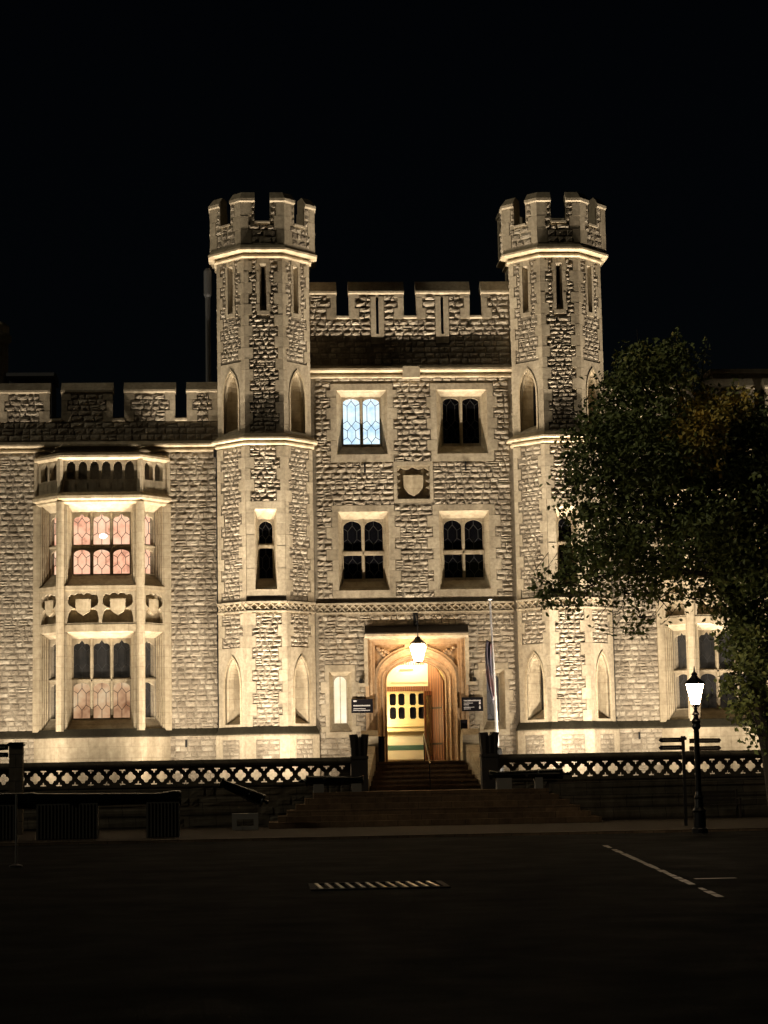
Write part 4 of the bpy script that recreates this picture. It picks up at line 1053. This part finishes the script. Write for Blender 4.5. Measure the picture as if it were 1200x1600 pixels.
# ------------------------------------------------------------------ cannons
def cannon(cx, y, zc, length, r, muzzle, lab, sups, sup_h, ribs=False, base_z=1.11, tilt=0.0, loc_label=None, supmat='concrete'):
    """barrel along x; muzzle = +1 points right"""
    t = empty('cannon', (cx, y, base_z), lab, 'cannon', 'old cannons displayed by the entrance')
    m_ = muzzle; mb = MB()
    pr = [(.02, -.62*length), (r*.28, -.6*length), (r*.34, -.57*length), (r*.16, -.54*length), (r*.3, -.52*length), (r*1.06, -.5*length), (r*1.1, -.47*length), (r, -.45*length), (r*.97, -.2*length), (r*1.03, -.19*length), (r*1.03, -.17*length), (r*.9, -.16*length), (r*.78, .1*length), (r*.66, .38*length), (r*.72, .41*length), (r*.92, .46*length), (r*.95, .49*length), (r*.8, .5*length), (r*.42, .5*length), (r*.4, .3*length)]
    n = 24; V = []
    ct, st = math.cos(tilt), math.sin(tilt)
    for rr, h in pr:
        for i in range(n):
            a = 2*math.pi*i/n; lx, lz = h*m_, rr*math.sin(a)
            V.append((cx+lx*ct-lz*st, y+rr*math.cos(a), zc+lx*st+lz*ct))
    F_ = [(k*n+i, k*n+(i+1) % n, (k+1)*n+(i+1) % n, (k+1)*n+i) for k in range(len(pr)-1) for i in range(n)]+[tuple(range(n)), tuple(range((len(pr)-1)*n, len(pr)*n))]
    mb.add(V, F_)
    b = mb.build('barrel', M['gun'], t)
    tr = MB(); tr.lathe((cx, y-r*1.6, zc-r*.2), [(r*.3, 0), (r*.3, r*3.2)], 12, axis='y'); tr.build('trunnion', M['gun'], b)
    for sx, w_ in sups:
        s_ = MB(); x0, x1 = cx+sx-w_/2, cx+sx+w_/2
        s_.abox(x0, x1, y-r*1.3, y+r*1.3, base_z, base_z+sup_h)
        if ribs:
            u = x0
            while u < x1-.05: s_.abox(u+.02, u+.06, y-r*1.3-.025, y-r*1.3, base_z+.02, base_z+sup_h-.02, rnd.random()); u += .1
        s_.build('support', M[supmat], t)
    return t
a = at(478, 1213, -5.0); b = at(568, 1213, -5.0); zc = at(540, 1216, -5.0).z-.02
cannon((a.x+b.x)/2, -5.0, zc-.05, (b.x-a.x)*1.0, .17, 1, 'black cannon left of the steps with its muzzle toward the doorway flight', [(-.55, .35), (.72, .32)], zc-1.11-.16)
a = at(762, 1205, -5.0); b = at(862, 1205, -5.0); zc = at(800, 1207, -5.0).z-.02
cannon((a.x+b.x)/2+.2, -5.0, zc-.05, (b.x-a.x)*1.15, .17, -1, 'black cannon right of the steps with its muzzle toward the doorway flight', [(-.75, .5), (.42, .25)], zc-1.11-.16)
# long gun in the left foreground
a = at(-60, 1247, -13.4); b = at(283, 1247, -13.4); zc = at(120, 1250, -13.4).z
cannon((a.x+b.x)/2, -13.4, zc, (b.x-a.x), .24, 1, 'very long black gun barrel on ribbed concrete blocks at the left foreground',
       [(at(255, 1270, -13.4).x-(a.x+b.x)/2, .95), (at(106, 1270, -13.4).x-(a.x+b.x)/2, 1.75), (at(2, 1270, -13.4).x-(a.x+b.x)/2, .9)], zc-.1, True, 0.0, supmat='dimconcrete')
# short mortar pointing up on a block with a slot
c = at(385, 1287, -7.6); t_ = cannon(at(378, 1240, -7.6).x, -7.6, at(378, 1237, -7.6).z, 1.5, .2, -1, 'short black gun tilted upward on a pale slotted block left of the lower steps', [(.0, .001)], .3, False, 0.0, -R(24))
mb = MB(); x = at(383, 1275, -7.6).x; mb.plate(Fr(x, -7.6), rect(-.42, .42, 0, .52), [rect(-.27, .27, .12, .34)], -.25, .25); mb.build('slotted_block', M['concrete'], t_)
# thin stanchion
p = atg(25, 1350); t = empty('stanchion', p, 'thin metal stanchion standing in the dark road at far left', 'stanchion')
mb = MB(); mb.tube(p, p+Vector((0, 0, 1.45)), .022); mb.build('post', M['flagpole'] if False else mat('steel_post', (.12, .12, .11), .4, .5), t)
mb = MB(); mb.lathe(p, [(.14, -.06), (.14, -.03), (.04, 0)], 14); mb.build('base', M['iron'], t)

# ------------------------------------------------------------------ tree
def tree():
    r = random.Random(11)
    m = M['leaf'] = mat('leaves', (.05, .07, .02), .6); b = m.node_tree.nodes['Principled BSDF']
    a = N(m, 'ShaderNodeAttribute', attribute_name='tint')
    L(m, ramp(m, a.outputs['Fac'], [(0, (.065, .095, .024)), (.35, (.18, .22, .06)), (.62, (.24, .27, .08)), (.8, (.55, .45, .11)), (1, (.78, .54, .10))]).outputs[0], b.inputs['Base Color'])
    b.inputs['Subsurface Weight'].default_value = 0
    bark = mat('bark', (.045, .035, .025), .9); bump(bark, noise(bark, pos(bark, (1, 1, .2)), 14, 5), .8, .04)
    YC = -13.5
    base = at(1222, 1300, YC); base.z = 0
    t = empty('leafy_tree', base, 'large dark leafy tree with a yellowing patch overhanging the right wing', 'tree')
    tr = MB()
    pts = [base, at(1205, 1180, YC), at(1185, 1080, YC), at(1160, 980, YC), at(1135, 900, YC), at(1120, 820, YC)]
    rad = [.34, .28, .25, .22, .18, .13]
    for i in range(len(pts)-1): tr.tube(pts[i], pts[i+1], rad[i], rad[i+1], 10)
    tb = at(1200, 1010, YC+.3)
    tr.tube(pts[2], tb, .2, .15); tr.tube(tb, at(1215, 880, YC+.5), .15, .1)
    tk = tr.build('trunk', bark, t)
    blobs = [(1000, 598, -.5, 1.15, .9), (1048, 575, .3, .95, .9), (962, 640, 0, 1.15, .9), (938, 700, -.4, 1.25, .9), (925, 770, .2, 1.25, .9), (1000, 695, -.8, 1.8, 1), (1080, 690, .4, 1.7, 1),
             (1150, 668, -.2, 1.35, .9), (1198, 690, .6, 1.5, .9), (1010, 795, .6, 2.0, 1), (1105, 785, -.6, 2.1, 1), (1190, 785, 0, 2.0, 1), (945, 850, -.5, 1.25, .9), (908, 875, .5, .8, .8), (1030, 870, 0, 1.5, .9),
             (1120, 880, .5, 1.5, .9), (1195, 890, -.6, 1.6, .9), (1160, 950, -.3, .9, .9), (1210, 990, .4, 1.3, .9), (1190, 1060, -.4, .95, .9), (1150, 1040, .2, .5, .7), (1205, 1110, .2, .8, .9), (1165, 1110, -1.5, .5, .9), (1150, 1000, -1.2, .6, .9), (1175, 1010, -1.5, .8, .9), (1140, 1075, -1.2, .4, .8), (1190, 1150, -.6, .35, .7),
             (1072, 702, -1.45, .6, 1), (1098, 660, -1.4, .55, 1), (1050, 725, -1.4, .35, 1), (1150, 628, -.9, .45, .9), (1048, 716, -1.1, .35, .9), (1120, 650, -1.0, .4, 1), (1100, 800, -1.1, .4, .9), (990, 580, -1, .5, .9),
             (1085, 620, 0, .8, .7), (1230, 760, 0, 2, 1), (1240, 900, 0, 2, 1), (1120, 640, .2, .7, .7),
             (890, 900, .1, .65, .6), (862, 922, -.1, .5, .4), (940, 900, -.2, .8, .6), (1000, 915, .2, .8, .5),
             (870, 915, -.2, .5, .35), (852, 935, .2, .3, .3), (925, 915, -.5, .6, .4), (975, 925, 0, .6, .35), (1030, 935, .4, .5, .3), (1000, 965, -.2, .35, .2), (905, 945, -.4, .3, .2), (1080, 935, 0, .6, .35), (1120, 950, .2, .5, .4), (990, 985, .1, .18, .2)]
    lv = MB(); br = MB(); hub = [Vector(p) for p in pts[2:]]
    done = []
    yellow = [(at(1072, 700, YC), .95), (at(1100, 652, YC), .8), (at(1148, 628, YC), .6)]
    def leaf(p, s_, tint):
        d = Vector((r.gauss(0, 1), r.gauss(0, 1), r.gauss(-.3, .8))); d.normalize()
        n = d.cross(Vector((r.gauss(0, 1), r.gauss(0, 1), r.gauss(0, 1)))); n.normalize()
        l = s_*r.uniform(.75, 1.3); w_ = l*.3
        mid = d.cross(n)*w_*.35
        lv.add([p, p+d*l*.5+n*w_+mid, p+d*l, p+d*l*.5-n*w_+mid], [(0, 1, 2), (0, 2, 3)], tint)
    def twig(p, tint, n=13, s_=.15, sp=.2):
        for _ in range(n):
            q = p+Vector((r.gauss(0, sp), r.gauss(0, sp), r.gauss(0, sp*.8))); leaf(q, s_, min(1, max(0, tint+r.gauss(0, .07))))
    for (px, py, dy, R_, dens) in blobs:
        c = at(px, py, YC+dy*2.0)
        h = min(hub if dens > .5 else done, key=lambda q: (q-c).length); done.append(c)
        rb = .06 if dens > .5 else .022
        mid = h.lerp(c, .5)+Vector((r.gauss(0, .2), r.gauss(0, .2), .2))
        br.tube(h, mid, rb, rb*.7, 6); br.tube(mid, c, rb*.7, rb*.35, 6)
        for _ in range(5):
            e = c+Vector((r.gauss(0, .6), r.gauss(0, .6), r.gauss(.1, .5)))*R_; br.tube(c, e, .02, .008, 5)
        n = int((72*dens**2 if dens > .5 else 26)*R_**2.25)+4
        for _ in range(n):
            d = Vector((r.gauss(0, 1), r.gauss(0, 1), r.gauss(0, 1))); d.normalize()
            rad_ = R_*(r.random()**.38)*r.uniform(.85, 1.12); p = c+Vector((d.x*rad_, d.y*rad_*1.15, d.z*rad_*.9))
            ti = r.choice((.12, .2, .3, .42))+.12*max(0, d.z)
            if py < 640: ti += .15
            for yc, yr in yellow:
                k = Vector((p.x-yc.x, 0, p.z-yc.z)).length
                if k < yr*r.uniform(.75, 1.15) and p.y < yc.y+.2: ti = r.uniform(.72, 1)
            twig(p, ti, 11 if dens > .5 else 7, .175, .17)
    # upright shoots along the top
    for px, py, px2, py2 in ((1052, 560, 1058, 512), (1065, 570, 1068, 535), (1095, 600, 1103, 528), (1000, 560, 1006, 532), (1030, 560, 1034, 540), (1130, 640, 1150, 588), (970, 590, 966, 572), (1165, 640, 1176, 612), (985, 570, 984, 548), (1042, 560, 1040, 530)):
        a_, b_ = at(px, py, YC), at(px2, py2, YC); br.tube(a_, b_, .02, .006, 5)
        for k in range(11): twig(a_.lerp(b_, k/10), r.uniform(.35, .7), int(10-6*k/10), .13, .13*(1.15-k/10)+.03)
    # drooping sprigs low left
    for px, py in ((838, 925), (846, 950), (862, 955), (885, 965), (835, 905), (960, 975), (975, 995), (1000, 1000), (955, 1000), (1015, 985), (930, 985), (870, 965), (850, 905), (1040, 985)):
        p = at(px+r.uniform(-4, 4), py-15, YC-.5); twig(p, .15, 8, .17, .12)
        a_ = at(px+22, py-42, YC-.3); br.tube(a_, p, .012, .006, 4)
    br.build('branches', bark, tk)
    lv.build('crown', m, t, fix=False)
tree()
